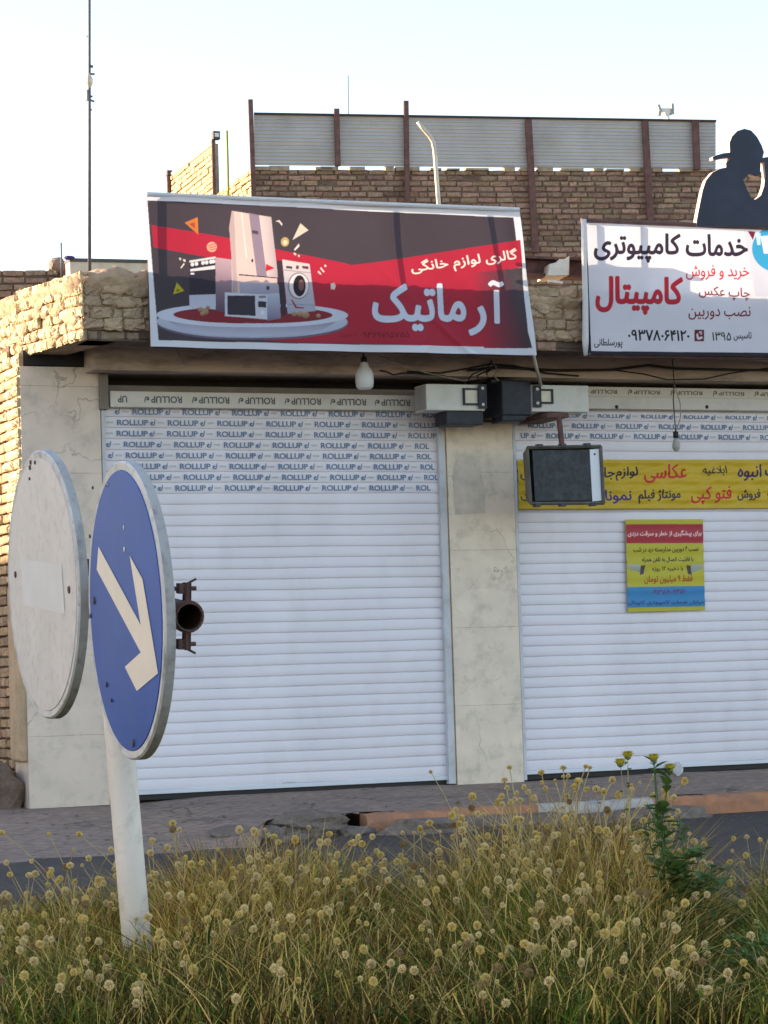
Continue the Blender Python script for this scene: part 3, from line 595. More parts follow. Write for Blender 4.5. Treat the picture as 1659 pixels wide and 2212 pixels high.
# I-beam end lying on the parapet, between the two banners
s = MB(); a = at(1140, 596, -0.62); b = at(1262, 600, -0.62)
s.box(8.0, b[0]+0.3, -0.70, -0.54, a[2]-0.01, a[2]+0.008, M_rust); s.box(8.0, b[0]+0.3, -0.624, -0.612, a[2]+0.008, a[2]+0.12, M_rust); s.box(8.0, b[0]+0.3, -0.70, -0.54, a[2]+0.12, a[2]+0.138, M_rust); s.build('steel_beam', shop)

# ================================================================== BANNERS
def z1(x, y): return ((360+x/3.318)/1.15732, (480+y/3.318)/1.15732)
def z2(x, y): return ((800+x/2.860)/1.15732, (560+y/2.860)/1.15732)
def z3(x, y): return ((1400+x/3.190)/1.15732, (460+y/3.190)/1.15732)
def z4(x, y): return ((1260+x/2.514)/1.15732, (1050+y/2.514)/1.15732)
def z5(x, y): return ((1540+x/6.9125)/1.15732, (1280+y/6.9125)/1.15732)
BY = -0.90
c1 = [(316, 420), (1121, 453), (1158, 768), (324, 749)]
ban1 = empty('shop_banner', at(740, 760, BY), 'dark and red banner showing household appliances, hung over the left shutter', 'banner')
p = Print(720, 290, (0.86, 0.87, 0.90)); p.homography(c1)
DK = (0.27, 0.235, 0.265); RD = (0.68, 0.15, 0.235); RDd = (0.62, 0.10, 0.19)
inner = [z1(30, 70), (1107, 470), (1139, 750), z1(115, 1228)]
p.poly(inner, DK)
# red field, gradient to dark at the right
wv = [z1(62, 268), z1(700, 378), z1(1090, 465), z1(1659, 580), z2(215, 285), z2(400, 262), z2(1425, 110), z2(1445, 300), z2(1330, 320), z2(1500, 885), z2(-200, 840), z1(980, 1225), z1(1120, 1180), z1(1120, 720), z1(700, 570), z1(80, 450)]
p.poly(wv, RD)
p.poly([z2(1330, 320), z2(1443, 302), (1139, 750), z2(1200, 884)], DK)
for k in range(14):       # red fading into charcoal towards the right edge
    t = (k+0.5)/14; cc = tuple(np.array(RD)*(1-t)+np.array(DK)*t)
    p.poly([z2(1040+300*t, 345-30*t), z2(1060+300*t, 342-30*t), z2(1180+340*t, 886), z2(1150+340*t, 886)], cc)
p.poly([z1(80, 450), z1(700, 570), z1(700, 960), z1(100, 1000)], DK)
# podium
p.ell(z1(892, 1085), 206, 36, (0.42, 0.37, 0.45)); p.ell(z1(892, 1068), 206, 36, (0.78, 0.80, 0.87), (0.66, 0.68, 0.76)); p.poly([z1(205, 1010), z1(205, 1075), z1(300, 1130), z1(520, 1180), z1(900, 1198), z1(1250, 1178), z1(1480, 1130), z1(1580, 1070), z1(1580, 1015), z1(1400, 1062), z1(1200, 1078), z1(900, 1082), z1(500, 1070), z1(330, 1048)], (0.52, 0.46, 0.55), (0.74, 0.76, 0.84))
p.ell(z1(892, 1012), 207, 27, (0.80, 0.82, 0.89)); p.ell(z1(898, 1010), 172, 19, (0.52, 0.16, 0.20))
# cooker
p.poly([z1(370, 560), z1(580, 528), z1(590, 970), z1(375, 950)], (0.20, 0.18, 0.23)); p.poly([z1(370, 560), z1(580, 528), z1(580, 545), z1(372, 578)], (0.82, 0.80, 0.80))
p.poly([z1(378, 630), z1(580, 600), z1(580, 630), z1(378, 650)], (0.84, 0.82, 0.84)); p.poly([z1(372, 845), z1(588, 838), z1(590, 965), z1(375, 950)], (0.76, 0.77, 0.84))
for k in (395, 428, 480, 510, 545, 565): p.ell(z1(k, 592-0.14*(k-395)), 4, 4.5, (0.86, 0.83, 0.84), n=10)
p.poly([z1(380, 660), z1(410, 660), z1(410, 676), z1(380, 676)], (0.85, 0.83, 0.85))
p.poly([z1(580, 535), z1(765, 560), z1(775, 1010), z1(590, 975)], (0.72, 0.60, 0.64), (0.32, 0.27, 0.36))
p.poly([z1(712, 560), z1(722, 560), z1(735, 980), z1(722, 975)], (0.76, 0.70, 0.74))
# tall fridge
p.poly([z1(718, 155), z1(1045, 205), z1(1125, 1020), z1(770, 960), z1(695, 290)], (0.82, 0.72, 0.70)); p.poly([z1(695, 290), z1(718, 155), z1(735, 160), z1(770, 960), z1(740, 900)], (0.72, 0.62, 0.62))
p.poly([z1(860, 172), z1(945, 190), z1(1010, 690), z1(925, 685)], (0.55, 0.48, 0.55)); p.poly([z1(945, 190), z1(1045, 205), z1(1105, 700), z1(1010, 690)], (0.84, 0.76, 0.74), (0.70, 0.63, 0.66), 0); p.poly([z1(795, 165), z1(806, 168), z1(845, 540), z1(833, 540)], (0.90, 0.82, 0.80))
p.poly([z1(775, 672), z1(1105, 698), z1(1105, 706), z1(775, 682)], (0.20, 0.16, 0.18)); p.poly([z1(780, 740), z1(1108, 752), z1(1125, 1020), z1(790, 960)], (0.66, 0.65, 0.72), (0.56, 0.54, 0.64))
p.poly([z1(1005, 835), z1(1115, 825), z1(1125, 1040), z1(1010, 1060)], (0.74, 0.76, 0.83), (0.46, 0.44, 0.56))
p.poly([z1(885, 310), z1(938, 318), z1(940, 345), z1(888, 338)], (0.30, 0.26, 0.33)); p.ell(z1(887, 560), 2.5, 4, (0.25, 0.2, 0.22), n=10); p.ell(z1(1018, 785), 4, 5, (0.3, 0.26, 0.3), n=10)
p.poly([z1(1003, 585), z1(1075, 620), z1(1000, 648)], (0.75, 0.14, 0.2)); p.poly([z1(1090, 555), z1(1145, 560), z1(1175, 1005), z1(1130, 1020)], (0.24, 0.19, 0.23))
# microwave
p.poly([z1(660, 822), z1(925, 838), z1(1010, 840), z1(1012, 1050), z1(665, 1020)], (0.80, 0.81, 0.87)); p.poly([z1(682, 850), z1(908, 850), z1(915, 1020), z1(685, 1008)], (0.23, 0.21, 0.26)); p.poly([z1(935, 895), z1(1003, 900), z1(1003, 950), z1(935, 945)], (0.22, 0.20, 0.25)); p.ell(z1(972, 990), 5, 5, (0.88, 0.88, 0.9), n=12); p.poly([z1(940, 850), z1(1000, 850), z1(1000, 870), z1(940, 870)], (0.5, 0.5, 0.56))
# washing machine
p.poly([z1(1138, 548), z1(1365, 585), z1(1420, 975), z1(1185, 1000)], (0.82, 0.76, 0.76), (0.64, 0.66, 0.74)); p.poly([z1(1150, 630), z1(1372, 655), z1(1373, 660), z1(1150, 637)], (0.55, 0.5, 0.52))
p.poly([z1(1170, 600), z1(1222, 606), z1(1224, 625), z1(1172, 620)], (0.28, 0.22, 0.25)); p.poly([z1(1305, 600), z1(1355, 605), z1(1358, 628), z1(1308, 622)], (0.4, 0.2, 0.26)); p.ell(z1(1265, 612), 3.5, 4.5, (0.35, 0.28, 0.3), n=10)
p.ell(z1(1275, 765), 23.5, 29, (0.56, 0.50, 0.53)); p.ell(z1(1278, 765), 21, 26, (0.88, 0.85, 0.85)); p.ell(z1(1283, 765), 13.5, 23, (0.16, 0.12, 0.17)); p.ell(z1(1298, 760), 6, 12, (0.5, 0.34, 0.33)); p.poly([z1(1185, 915), z1(1410, 925), z1(1411, 930), z1(1186, 920)], (0.5, 0.5, 0.57))
p.poly([z1(1212, 880), z1(1226, 884), z1(1262, 940), z1(1320, 945), z1(1322, 955), z1(1250, 953)], (0.6, 0.16, 0.2))
for (x, y, r) in ((465, 965, 6), (505, 985, 7), (480, 1000, 5), (1240, 1000, 6), (1290, 1000, 7), (1335, 1010, 8), (1440, 1015, 5), (525, 950, 5)): p.ell(z1(x, y), r, r*0.9, (0.72, 0.62, 0.50), (0.5, 0.38, 0.26), n=14)
# confetti
p.poly([z1(330, 252), z1(435, 208), z1(442, 352)], (0.78, 0.45, 0.22)); p.poly([z1(365, 262), z1(410, 250), z1(415, 300)], (0.66, 0.28, 0.2)); p.poly([z1(1285, 255), z1(1352, 312), z1(1222, 390)], (0.80, 0.76, 0.70)); p.poly([z1(268, 740), z1(330, 810), z1(238, 840)], (0.72, 0.68, 0.10)); p.poly([z1(270, 790), z1(300, 808), z1(262, 822)], (0.5, 0.45, 0.1))
p.ell(z1(1160, 405), 9, 10, (0.70, 0.60, 0.40), n=16); p.ell(z1(1162, 410), 5, 5.5, (0.85, 0.78, 0.66), n=12); p.ell(z1(552, 450), 11, 11, (0.84, 0.62, 0.52), n=18)
for k in range(3): p.poly([z1(520+k*8, 440+k*16), z1(595, 415+k*22), z1(596, 420+k*22), z1(522+k*8, 446+k*16)], (0.7, 0.22, 0.25))
for q in ([(1080, 240), (1110, 228), (1138, 260), (1134, 276), (1108, 245)], [(1275, 418), (1280, 440), (1242, 478), (1236, 466)], [(1232, 490), (1255, 500), (1252, 515), (1236, 508)], [(1270, 508), (1285, 515), (1280, 530), (1268, 522)], [(285, 538), (300, 536), (304, 556), (292, 556)], [(318, 548), (338, 552), (338, 572), (322, 566)], [(325, 580), (332, 590), (305, 625), (298, 618)], [(1460, 612), (1490, 650), (1480, 655), (1450, 620)], [(1440, 640), (1465, 668), (1455, 674), (1432, 650)], [(1488, 590), (1503, 595), (1500, 612), (1486, 606)], [(1540, 745), (1570, 742), (1582, 765), (1572, 798), (1542, 792)]): p.poly([z1(*k) for k in q], (0.86, 0.80, 0.76))
# lettering
p.text('گالری لوازم خانگی', z2(655, 365), z2(1412, 275), z2(640, 255), (0.93, 0.86, 0.82), 1)
p.text('آ', z2(1195, 700), z2(1300, 700), z2(1195, 402), (0.84, 0.84, 0.90), 4, (0.24, 0.1, 0.16), 2)
p.text('ر', z2(1060, 785), z2(1170, 785), z2(1060, 585), (0.82, 0.84, 0.91), 5, (0.24, 0.1, 0.16), 2)
p.text('ماتیک', z2(372, 752), z2(1030, 752), z2(372, 420), (0.82, 0.84, 0.91), 5, (0.24, 0.1, 0.16), 2)
p.text('۰۹۳۶۹۷۱۵۷۵۵', z2(285, 805), z2(622, 806), z2(285, 765), (0.30, 0.08, 0.12), 0); p.text('تقوی', z2(130, 805), z2(225, 806), z2(130, 772), (0.42, 0.08, 0.14), 0); p.text('-', z2(240, 785), z2(262, 785), z2(240, 780), (0.36, 0.08, 0.12), 0)
q = [at(*c, BY) for c in c1]
wav = lambda U_, V_: 0.010*np.sin(U_*7+V_*2)+0.006*np.sin(U_*19-V_*5)+0.008*V_**4*np.sin(U_*31)+0.012*np.exp(-((U_-0.985)/0.02)**2)*np.sin(V_*9)+0.010*np.exp(-((U_*2.8-V_*1.1-1.2)/0.035)**2)*V_**2+0.009*np.exp(-((U_*2.8+V_*0.8-2.75)/0.03)**2)*V_**3
p.sheet('printed_sheet', q, (0, -1, 0), M_print, ban1, wav)
def lerp(a, b, t): return np.asarray(a)*(1-t)+np.asarray(b)*t
bk = np.array([0, 0.045, 0])
s = MB(); TL, TR, BR, BL = [c+bk for c in q]
for a, b in ((TL, TR), (TR, BR), (BR, BL), (BL, TL)): s.tube([lerp(lerp(a, b, 0.004), sum(q)/4+bk, 0.02), lerp(lerp(a, b, 0.996), sum(q)/4+bk, 0.02)], 0.018, M_rust, 6)
for t in (0.63, 0.885): s.tube([lerp(TL, TR, t)+bk*0.4, lerp(BL, BR, t)+bk*0.4], 0.014, M_rust, 6)
for t in (0.15, 0.5, 0.85): s.tube([lerp(BL, BR, t), lerp(BL, BR, t)+np.array([0, 0.12, 0.14])], 0.014, M_rust, 6)
s.build('frame', ban1)
s = MB(); s.tube([TL+np.array([0, -0.045, 0.002]), lerp(TL, TR, 0.5)+np.array([0, -0.047, -0.002]), TR+np.array([0, -0.045, 0.0])], 0.017, M_bag, 8); s.build('hem', ban1)
# ---- right banner
c2 = [(1259, 481), (1700, 499), (1700, 771), (1268, 765)]
ban2 = empty('shop_banner', at(1270, 770, BY), 'white banner with large dark and red Persian lettering, over the yellow one', 'banner')
p = Print(520, 320, (0.86, 0.85, 0.88)); p.homography(c2)
p.poly([(1255, 478), z3(213, 335), z3(250, 1345), (1262, 770)], (0.12, 0.08, 0.14))
INK = (0.19, 0.14, 0.22); RED = (0.74, 0.13, 0.20); MAR = (0.50, 0.09, 0.15)
p.poly([z3(1470, 372), z3(1760, 390), z3(1760, 900), z3(1560, 900)], (0.80, 0.80, 0.85)); p.poly([z3(1500, 378), z3(1560, 382), z3(1540, 450)], (0.42, 0.13, 0.22))
p.ell(z3(1740, 520), 56, 52, (0.22, 0.60, 0.78)); p.poly([z3(1600, 420), z3(1680, 410), z3(1680, 560), z3(1625, 560)], (0.82, 0.9, 0.94)); p.poly([z3(1560, 395), z3(1600, 395), z3(1600, 490), z3(1575, 490)], (0.75, 0.86, 0.93))
p.text('خدمات', z3(1010, 578), z3(1495, 578), z3(1010, 405), INK, 4); p.text('کامپیوتری', z3(275, 628), z3(955, 628), z3(275, 400), INK, 4)
p.text('خرید و فروش', z3(1010, 770), z3(1510, 770), z3(1010, 650), RED, 1); p.text('کامپیتال', z3(292, 1040), z3(975, 1040), z3(292, 750), RED, 6); p.text('چاپ عکس', z3(1112, 920), z3(1515, 940), z3(1112, 815), MAR, 1)
p.text('نصب دوربین', z3(1032, 1085), z3(1520, 1085), z3(1032, 985), MAR, 1); p.text('تاسیس', z3(1385, 1252), z3(1528, 1250), z3(1385, 1182), (0.15, 0.13, 0.17), 1); p.text('۱۳۹۵', z3(1215, 1250), z3(1362, 1250), z3(1215, 1185), (0.15, 0.13, 0.17), 1)
p.text('۰۹۳۷۸۰۶۴۱۲۰', z3(548, 1248), z3(1038, 1252), z3(548, 1165), (0.12, 0.10, 0.14), 2); p.text('پورسلطانی', z3(275, 1310), z3(502, 1308), z3(275, 1235), (0.15, 0.13, 0.17), 1)
p.poly([z3(1078, 1165), z3(1152, 1165), z3(1152, 1255), z3(1078, 1255)], (0.42, 0.10, 0.18)); p.poly([z3(1092, 1200), z3(1104, 1190), z3(1112, 1225), z3(1136, 1215), z3(1142, 1232), z3(1118, 1243), z3(1098, 1238)], (0.86, 0.84, 0.87)); p.poly([z3(1112, 1178), z3(1136, 1176), z3(1136, 1205), z3(1126, 1205), z3(1120, 1190), z3(1112, 1190)], (0.80, 0.72, 0.78))
p.poly([z3(240, 1330), z3(2000, 1350), z3(2000, 1400), z3(240, 1400)], (0.14, 0.12, 0.17))
q = [at(*c, BY) for c in c2]
p.sheet('printed_sheet', q, (0, -1, 0), M_print, ban2, lambda U_, V_: 0.006*np.sin(U_*6+V_*3)+0.004*np.sin(U_*17-V_*4))
s = MB(); TL, TR, BR, BL = [c+bk for c in q]; s.tube([TL+np.array([0, -0.02, 0.02]), TR+np.array([0, -0.02, 0.02])], 0.021, M_rust, 6); s.tube([BL, BR], 0.018, M_rust, 6); s.tube([TL+np.array([0.06, 0, 0]), BL+np.array([0.06, 0, 0])], 0.018, M_rust, 6)
s.tube([lerp(TL, TR, 0.25), lerp(BL, BR, 0.25)], 0.02, M_rust, 6); s.tube([lerp(BL, BR, 0.3), lerp(BL, BR, 0.3)+np.array([0, 0.1, 0.12])], 0.014, M_rust, 6); s.build('frame', ban2)
a = at(1261, 474, BY-0.01); b = at(1265, 768, BY-0.01)
s = MB(); s.tube([a, lerp(a, b, 0.3), lerp(a, b, 0.6)+np.array([0.004, 0, 0]), lerp(a, b, 0.9), b], [0.021, 0.02, 0.022, 0.025, 0.014], M_bag, 10); s.build('hem', ban2, True)
# ---- yellow banner on the right shutter
c4 = [(1118, 993), (1700, 993), (1700, 1098), (1120, 1101)]
YB = 0.05-0.034
yel = empty('shutter_banner', at(1120, 1100, YB), 'long yellow banner with red and blue Persian words stretched across the right shutter', 'banner')
p = Print(640, 150, (0.78, 0.65, 0.16)); p.homography(c4)
NV = (0.14, 0.12, 0.32); BR_ = (0.19, 0.13, 0.14)
p.poly([z4(0, 240), z4(1700, 240), z4(1700, 247), z4(0, 250)], (0.58, 0.46, 0.10)); p.poly([z4(0, 557), z4(1700, 551), z4(1700, 580), z4(0, 580)], (0.60, 0.50, 0.12))
p.text('ن', z4(102, 380), z4(160, 380), z4(102, 310), BR_, 1); p.text('جا', z4(626, 378), z4(690, 372), z4(626, 298), (0.16, 0.14, 0.22), 2); p.text('لوازم', z4(700, 382), z4(832, 378), z4(700, 298), (0.16, 0.14, 0.22), 2)
p.text('عکاسی', z4(875, 395), z4(1140, 390), z4(875, 282), (0.75, 0.16, 0.17), 2); p.text('ابلاغیه', z4(1240, 350), z4(1392, 348), z4(1240, 290), (0.18, 0.14, 0.2), 1); p.text('انبوه', z4(1465, 382), z4(1612, 382), z4(1465, 280), (0.2, 0.13, 0.34), 2); p.text('ت', z4(1635, 350), z4(1720, 350), z4(1635, 300), (0.2, 0.13, 0.3), 2)
p.text('ت', z4(108, 508), z4(175, 508), z4(108, 465), BR_, 1); p.text('نمونا', z4(632, 525), z4(792, 522), z4(632, 440), (0.25, 0.15, 0.45), 2); p.text('مونتاژ فیلم', z4(836, 525), z4(1100, 518), z4(836, 440), (0.22, 0.16, 0.22), 2); p.text('فتو کپی', z4(1168, 530), z4(1425, 525), z4(1168, 420), (0.75, 0.15, 0.16), 2); p.text('فروش', z4(1465, 505), z4(1608, 505), z4(1465, 435), (0.24, 0.16, 0.2), 2); p.text('و', z4(1655, 500), z4(1700, 500), z4(1655, 450), (0.24, 0.16, 0.2), 2)
q = [at(*c, YB) for c in c4]
p.sheet('printed_sheet', q, (0, -1, 0), M_paper, yel, lambda U_, V_: 0.0035*np.sin(V_*33)+0.004*np.sin(U_*9+V_*4)+0.003*np.sin(U_*41-V_*13)+0.002*np.sin(U_*77+V_*21))
# ---- small poster
c5 = [z5(160, 130), z5(1500, 125), z5(1540, 1690), z5(205, 1728)]
pos = empty('poster', at(1437, 1320, YB), 'small yellow poster with red and blue strips stuck on the right shutter', 'poster')
p = Print(230, 270, (0.72, 0.68, 0.20)); p.homography(c5)
p.poly([z5(170, 215), z5(1510, 212), z5(1522, 540), z5(182, 545)], (0.66, 0.19, 0.24)); p.poly([z5(190, 1300), z5(1535, 1275), z5(1545, 1625), z5(200, 1650)], (0.22, 0.50, 0.70)); p.poly([z5(190, 1278), z5(1535, 1255), z5(1535, 1276), z5(190, 1300)], (0.70, 0.68, 0.25))
p.text('برای پیشگیری از خطر و سرقت دزدی', z5(205, 440), z5(1470, 430), z5(205, 325), (0.90, 0.78, 0.76), 1)
p.text('نصب ۴ دوربین مداربسته دید در شب', z5(300, 715), z5(1420, 700), z5(300, 605), (0.16, 0.14, 0.06), 1); p.text('با قابلیت اتصال به تلفن همراه', z5(455, 880), z5(1335, 870), z5(455, 785), (0.16, 0.14, 0.06), 1); p.text('با ذخیره ۱۲ روزه', z5(635, 1035), z5(1160, 1025), z5(635, 945), (0.2, 0.17, 0.06), 1); p.text('فقط ۹ میلیون تومان', z5(500, 1245), z5(1320, 1230), z5(500, 1100), (0.62, 0.18, 0.12), 1)
p.text('۰۹۳۷۸۰۶۴۱۲۰', z5(620, 1430), z5(1220, 1415), z5(620, 1345), (0.42, 0.2, 0.42), 1); p.text('خیابان خدمات کامپیوتری کاپیتال', z5(225, 1610), z5(1515, 1600), z5(225, 1530), (0.14, 0.22, 0.42), 1)
for sgn, x0 in ((1, 195), (-1, 1530)):
    X_ = lambda d: x0+sgn*d
    p.poly([z5(X_(0), 910), z5(X_(220), 905), z5(X_(230), 1050), z5(X_(30), 985)], (0.70, 0.71, 0.66), (0.52, 0.53, 0.45)); p.poly([z5(X_(240), 930), z5(X_(315), 920), z5(X_(290), 1070), z5(X_(220), 1090)], (0.27, 0.23, 0.27))
q = [at(*c, YB) for c in c5]
p.sheet('printed_sheet', q, (0, -1, 0), M_paper, pos, lambda U_, V_: 0.002*np.sin(V_*43)+0.002*np.sin(U_*9+V_*4))

# ================================================================== THINGS HUNG ON THE SHOP
def tube_thing(name, pts, r, m, label, cat, n=6, group=None):
    s = MB(); s.tube(pts, r, m, n); return tag(s.build(name, None, True), label, cat, group)
def sag(a, b, d, n=10): return [lerp(a, b, t)+np.array([0, 0, -d*4*t*(1-t)]) for t in np.linspace(0, 1, n)]
# LED bulb under the left banner
p0 = at(786, 772, -0.55); bulb = empty('hanging_bulb', p0, 'large white plastic light bulb hanging under the dark banner', 'light bulb')
zt, zb = at(786, 783, -0.55)[2], at(786, 842, -0.55)[2]; H = zt-zb; c = (p0[0], -0.55, zb)
s = MB(); s.lathe(c, [(0.0, 0), (0.045, 0.004), (0.062, 0.02), (0.068, 0.06), (0.067, 0.11), (0.055, 0.145), (0.035, 0.17), (0.028, H)], M_bulb, 24); s.build('bulb', bulb, True)
s = MB(); s.lathe((c[0], c[1], zt), [(0.022, -0.005), (0.024, 0.03), (0.012, 0.045), (0.0, 0.05)], M_cable, 14); s.build('socket', bulb, True)
s = MB(); s.tube([(c[0], c[1], zt+0.03), (c[0], c[1]+0.01, 3.225)], 0.006, M_cable, 6); s.build('cord', bulb)
# small bulb hanging over the right shutter
p0 = at(1461, 975, -0.35); hb = empty('hanging_bulb', p0, 'small clear bulb on a long wire hanging in front of the right shutter', 'light bulb')
zt = at(1461, 945, -0.35)[2]; x = p0[0]
s = MB(); s.lathe((x, -0.35, p0[2]), [(0, 0), (0.018, 0.004), (0.03, 0.025), (0.032, 0.05), (0.022, 0.08), (0.014, zt-p0[2])], M_bulbglass, 16); s.build('bulb', hb, True)
s = MB(); s.lathe((x, -0.35, zt-0.005), [(0.0, 0), (0.02, 0.0), (0.021, 0.05), (0.0, 0.055)], M_cable, 12); s.build('socket', hb, True)
s = MB(); ztop = 3.215; s.tube([(x, -0.35, zt+0.04), (x-0.01, -0.35, zt+0.3), (x+0.004, -0.35, zt+0.42), (x-0.004, -0.35, ztop)], 0.0045, M_cable, 5); s.tube([(x+0.005, -0.35, zt+0.05), (x+0.05, -0.35, zt+0.16), (x+0.05, -0.35, zt+0.27), (x+0.004, -0.35, zt+0.41)], 0.004, M_cablegrey, 5); s.build('cord', hb)
# cables along the soffit
tube_thing('cable', sag(at(820, 770, -0.5), at(1000, 822, -0.30), 0.02)+[at(1045, 815, -0.15)], 0.006, M_cablegrey, 'thin pale cable sagging from behind the large bulb to the white box', 'cable')
tube_thing('cable', [at(u, v, -0.25) for u, v in ((1010, 800), (1080, 793), (1200, 800), (1320, 799), (1400, 789), (1460, 796), (1600, 799), (1700, 800))], 0.011, M_cable, 'thick black cable running along the beam over the right shutter', 'cable')
tube_thing('cable', [at(u, v, -0.22) for u, v in ((1170, 798), (1330, 800), (1390, 808), (1440, 820), (1520, 819), (1580, 806), (1660, 795))], 0.006, M_cable, 'thin black cable drooping below the thick one over the right shutter', 'cable')
tube_thing('cable', [at(u, v, -0.22) for u, v in ((1040, 830), (1030, 812), (1060, 796), (1070, 790), (1050, 806), (1062, 830))], 0.007, M_cable, 'loop of black cable above the middle pillar', 'cable')
tube_thing('cable', [at(u, v, -0.24) for u, v in ((880, 802), (950, 806), (1010, 796), (1060, 786), (1110, 790), (1180, 806), (1250, 812))], 0.007, M_cable, 'black cable sagging across the beam just above the black bracket', 'cable')
tube_thing('cable', [at(u, v, -0.27) for u, v in ((1062, 778), (1052, 795), (1022, 808), (1005, 826), (998, 835))], 0.006, M_cable, 'short black cable dropping from the beam to the left white box', 'cable')
tube_thing('cable', [at(u, v, -0.27) for u, v in ((1062, 778), (1075, 800), (1066, 812), (1080, 826), (1100, 830))], 0.006, M_cablegrey, 'greyish wire twisting down to the black bracket', 'cable')
tube_thing('cable', [at(u, v, -0.25) for u, v in ((820, 800), (835, 803), (850, 810), (870, 806), (900, 806), (960, 812))], 0.006, M_cable, 'thin dark wire clipped along the beam right of the large bulb', 'cable')
tube_thing('cable', [at(u, v, -0.3) for u, v in ((380, 752), (386, 766), (392, 778), (396, 786))], 0.010, M_cablegrey, 'frayed rag of cable hanging below the left end of the dark banner', 'cable')
tube_thing('metal_rod', [at(1152, 766, -0.82), at(1168, 832, -0.45)], 0.013, M_galv, 'short pale metal rod sloping from the dark banner corner to the right white box', 'rod')
# two white boxes with a black bracket over the middle pillar
yb = -0.40
def motor_box(u0, u1, v0, v1, win, label, side):
    a = at(u0, v1, yb); b = at(u1, v0, yb); o = empty('metal_box', ((a[0]+b[0])/2, yb, a[2]), label, 'box', 'white boxes over the middle pillar')
    s = MB(); s.box(a[0], b[0], yb, yb+0.22, a[2], b[2], M_box, 0.006); s.box(a[0]-0.0025, a[0]+0.01, yb+0.012, yb+0.21, a[2]+0.01, b[2]-0.01, M_boxgrey); s.build('housing', o)
    c, d = at(win[0], win[3], yb), at(win[1], win[2], yb); s = MB(); t = 0.014
    s.box(c[0], d[0], yb-0.016, yb-0.001, d[2]-t, d[2], M_black); s.box(c[0], d[0], yb-0.016, yb-0.001, c[2], c[2]+t, M_black); s.box(c[0], c[0]+t, yb-0.016, yb-0.001, c[2]+t, d[2]-t, M_black); s.box(d[0]-t, d[0], yb-0.016, yb-0.001, c[2]+t, d[2]-t, M_black); s.build('window_frame', o)
    s = MB(); s.box(c[0]+t, d[0]-t, yb-0.006, yb-0.002, c[2]+t, d[2]-t, M_galv); s.build('window', o)
    e0, e1 = (win[1]-2, win[1]+14) if side > 0 else (win[0]-14, win[0]+2); c, d = at(e0, win[3]+8, yb), at(e1, win[2]-8, yb)
    s = MB(); s.box(c[0], d[0], yb-0.022, yb-0.0165, c[2], d[2], M_black)
    for zz in (c[2]+0.03, d[2]-0.03): s.lathe(((c[0]+d[0])/2, yb-0.022, zz), [(0.012, 0), (0.012, 0.006), (0, 0.008)], M_box, 10, (0, -1, 0))
    s.build('mounting_plate', o)
    return o
motor_box(922, 1046, 831, 886, (1000, 1034, 839, 875), 'white metal box left of the black bracket, its grey end showing', 1)
motor_box(1148, 1271, 833, 889, (1164, 1193, 841, 872), 'white metal box right of the black bracket, above the old floodlight', -1)
a = at(1086, 906, yb-0.03); b = at(1146, 822, yb-0.03)
br = empty('bracket_box', (a[0], yb, a[2]), 'bulky black bracket between the two white boxes', 'bracket')
s = MB(); s.box(a[0], b[0], yb-0.03, yb+0.3, a[2]+0.03, b[2], M_black, 0.012); s.obox(((a[0]+b[0])/2-0.02, yb+0.08, a[2]+0.02), (0.1, 0, 0.006), (0, 0.1, 0), (0, 0, 0.03), M_black, 0.008); s.build('body', br)
a = at(968, 916, yb); b = at(1046, 886, yb); s = MB(); s.box(a[0], b[0], yb+0.02, yb+0.24, a[2], b[2]-0.002, M_black, 0.006); s.build('arm', br); s = MB(); a = at(1040, 842, -0.02); b = at(1088, 826, -0.02); s.box(a[0], b[0], -0.2, 0.02, a[2], b[2], M_black, 0.005); s.build('strap', br)
# old floodlight hanging in front of the right shutter
yl = -0.62; q = [at(u, v, yl) for u, v in ((1138, 967), (1297, 964), (1304, 1087), (1146, 1088))]
fl = empty('floodlight', at(1214, 900, yl), 'old square floodlight with dusty dark glass hanging from a rusty rod', 'floodlight')
s = MB(); off = np.array([0.0, 0.16, 0.0]); C_ = sum(q)/4
inn = [C_+(k-C_)*0.86+off for k in q]
s.add([*q, *inn], [(0, 1, 5, 4), (1, 2, 6, 5), (2, 3, 7, 6), (3, 0, 4, 7), (7, 6, 5, 4)], M_lampgrey); s.build('housing', fl)
s = MB()
for a, b in ((0, 1), (1, 2), (2, 3), (3, 0)): s.tube([q[a]+np.array([0, -0.006, 0]), q[b]+np.array([0, -0.006, 0])], 0.013, M_lampgrey, 4)
for (u, v) in ((1165, 963), (1215, 962), (1268, 961), (1160, 1091), (1215, 1090), (1280, 1089)):
    k = at(u, v, yl); s.box(k[0]-0.022, k[0]+0.022, yl-0.022, yl+0.03, k[2]-0.014, k[2]+0.012, M_dsteel, 0.003)
s.build('frame', fl)
g_ = [at(u, v, yl+0.008) for u, v in ((1150, 973), (1272, 971), (1279, 1081), (1156, 1082))]
s = MB(); s.prism([g_], (0, 0.01, 0), M_glassdark); s.build('glass', fl)
g_ = [at(u, v, yl+0.004) for u, v in ((1274, 971), (1294, 969), (1300, 1081), (1280, 1083))]
s = MB(); s.prism([g_], (0, 0.012, 0), M_white); k = at(1285, 981, yl); s.lathe((k[0], yl+0.003, k[2]), [(0.008, 0), (0.007, 0.004), (0, 0.005)], M_cable, 8, (0, -1, 0)); s.build('reflector', fl)
s = MB(); s.tube([at(1206, 896, -0.45), at(1210, 925, -0.5), at(1214, 964, yl+0.06)], 0.022, M_rust, 8); a = at(1200, 900, -0.45); s.box(a[0]-0.08, a[0]+0.1, -0.47, 0.0, a[2]-0.01, a[2]+0.03, M_rust, 0.004); s.build('hanger', fl)
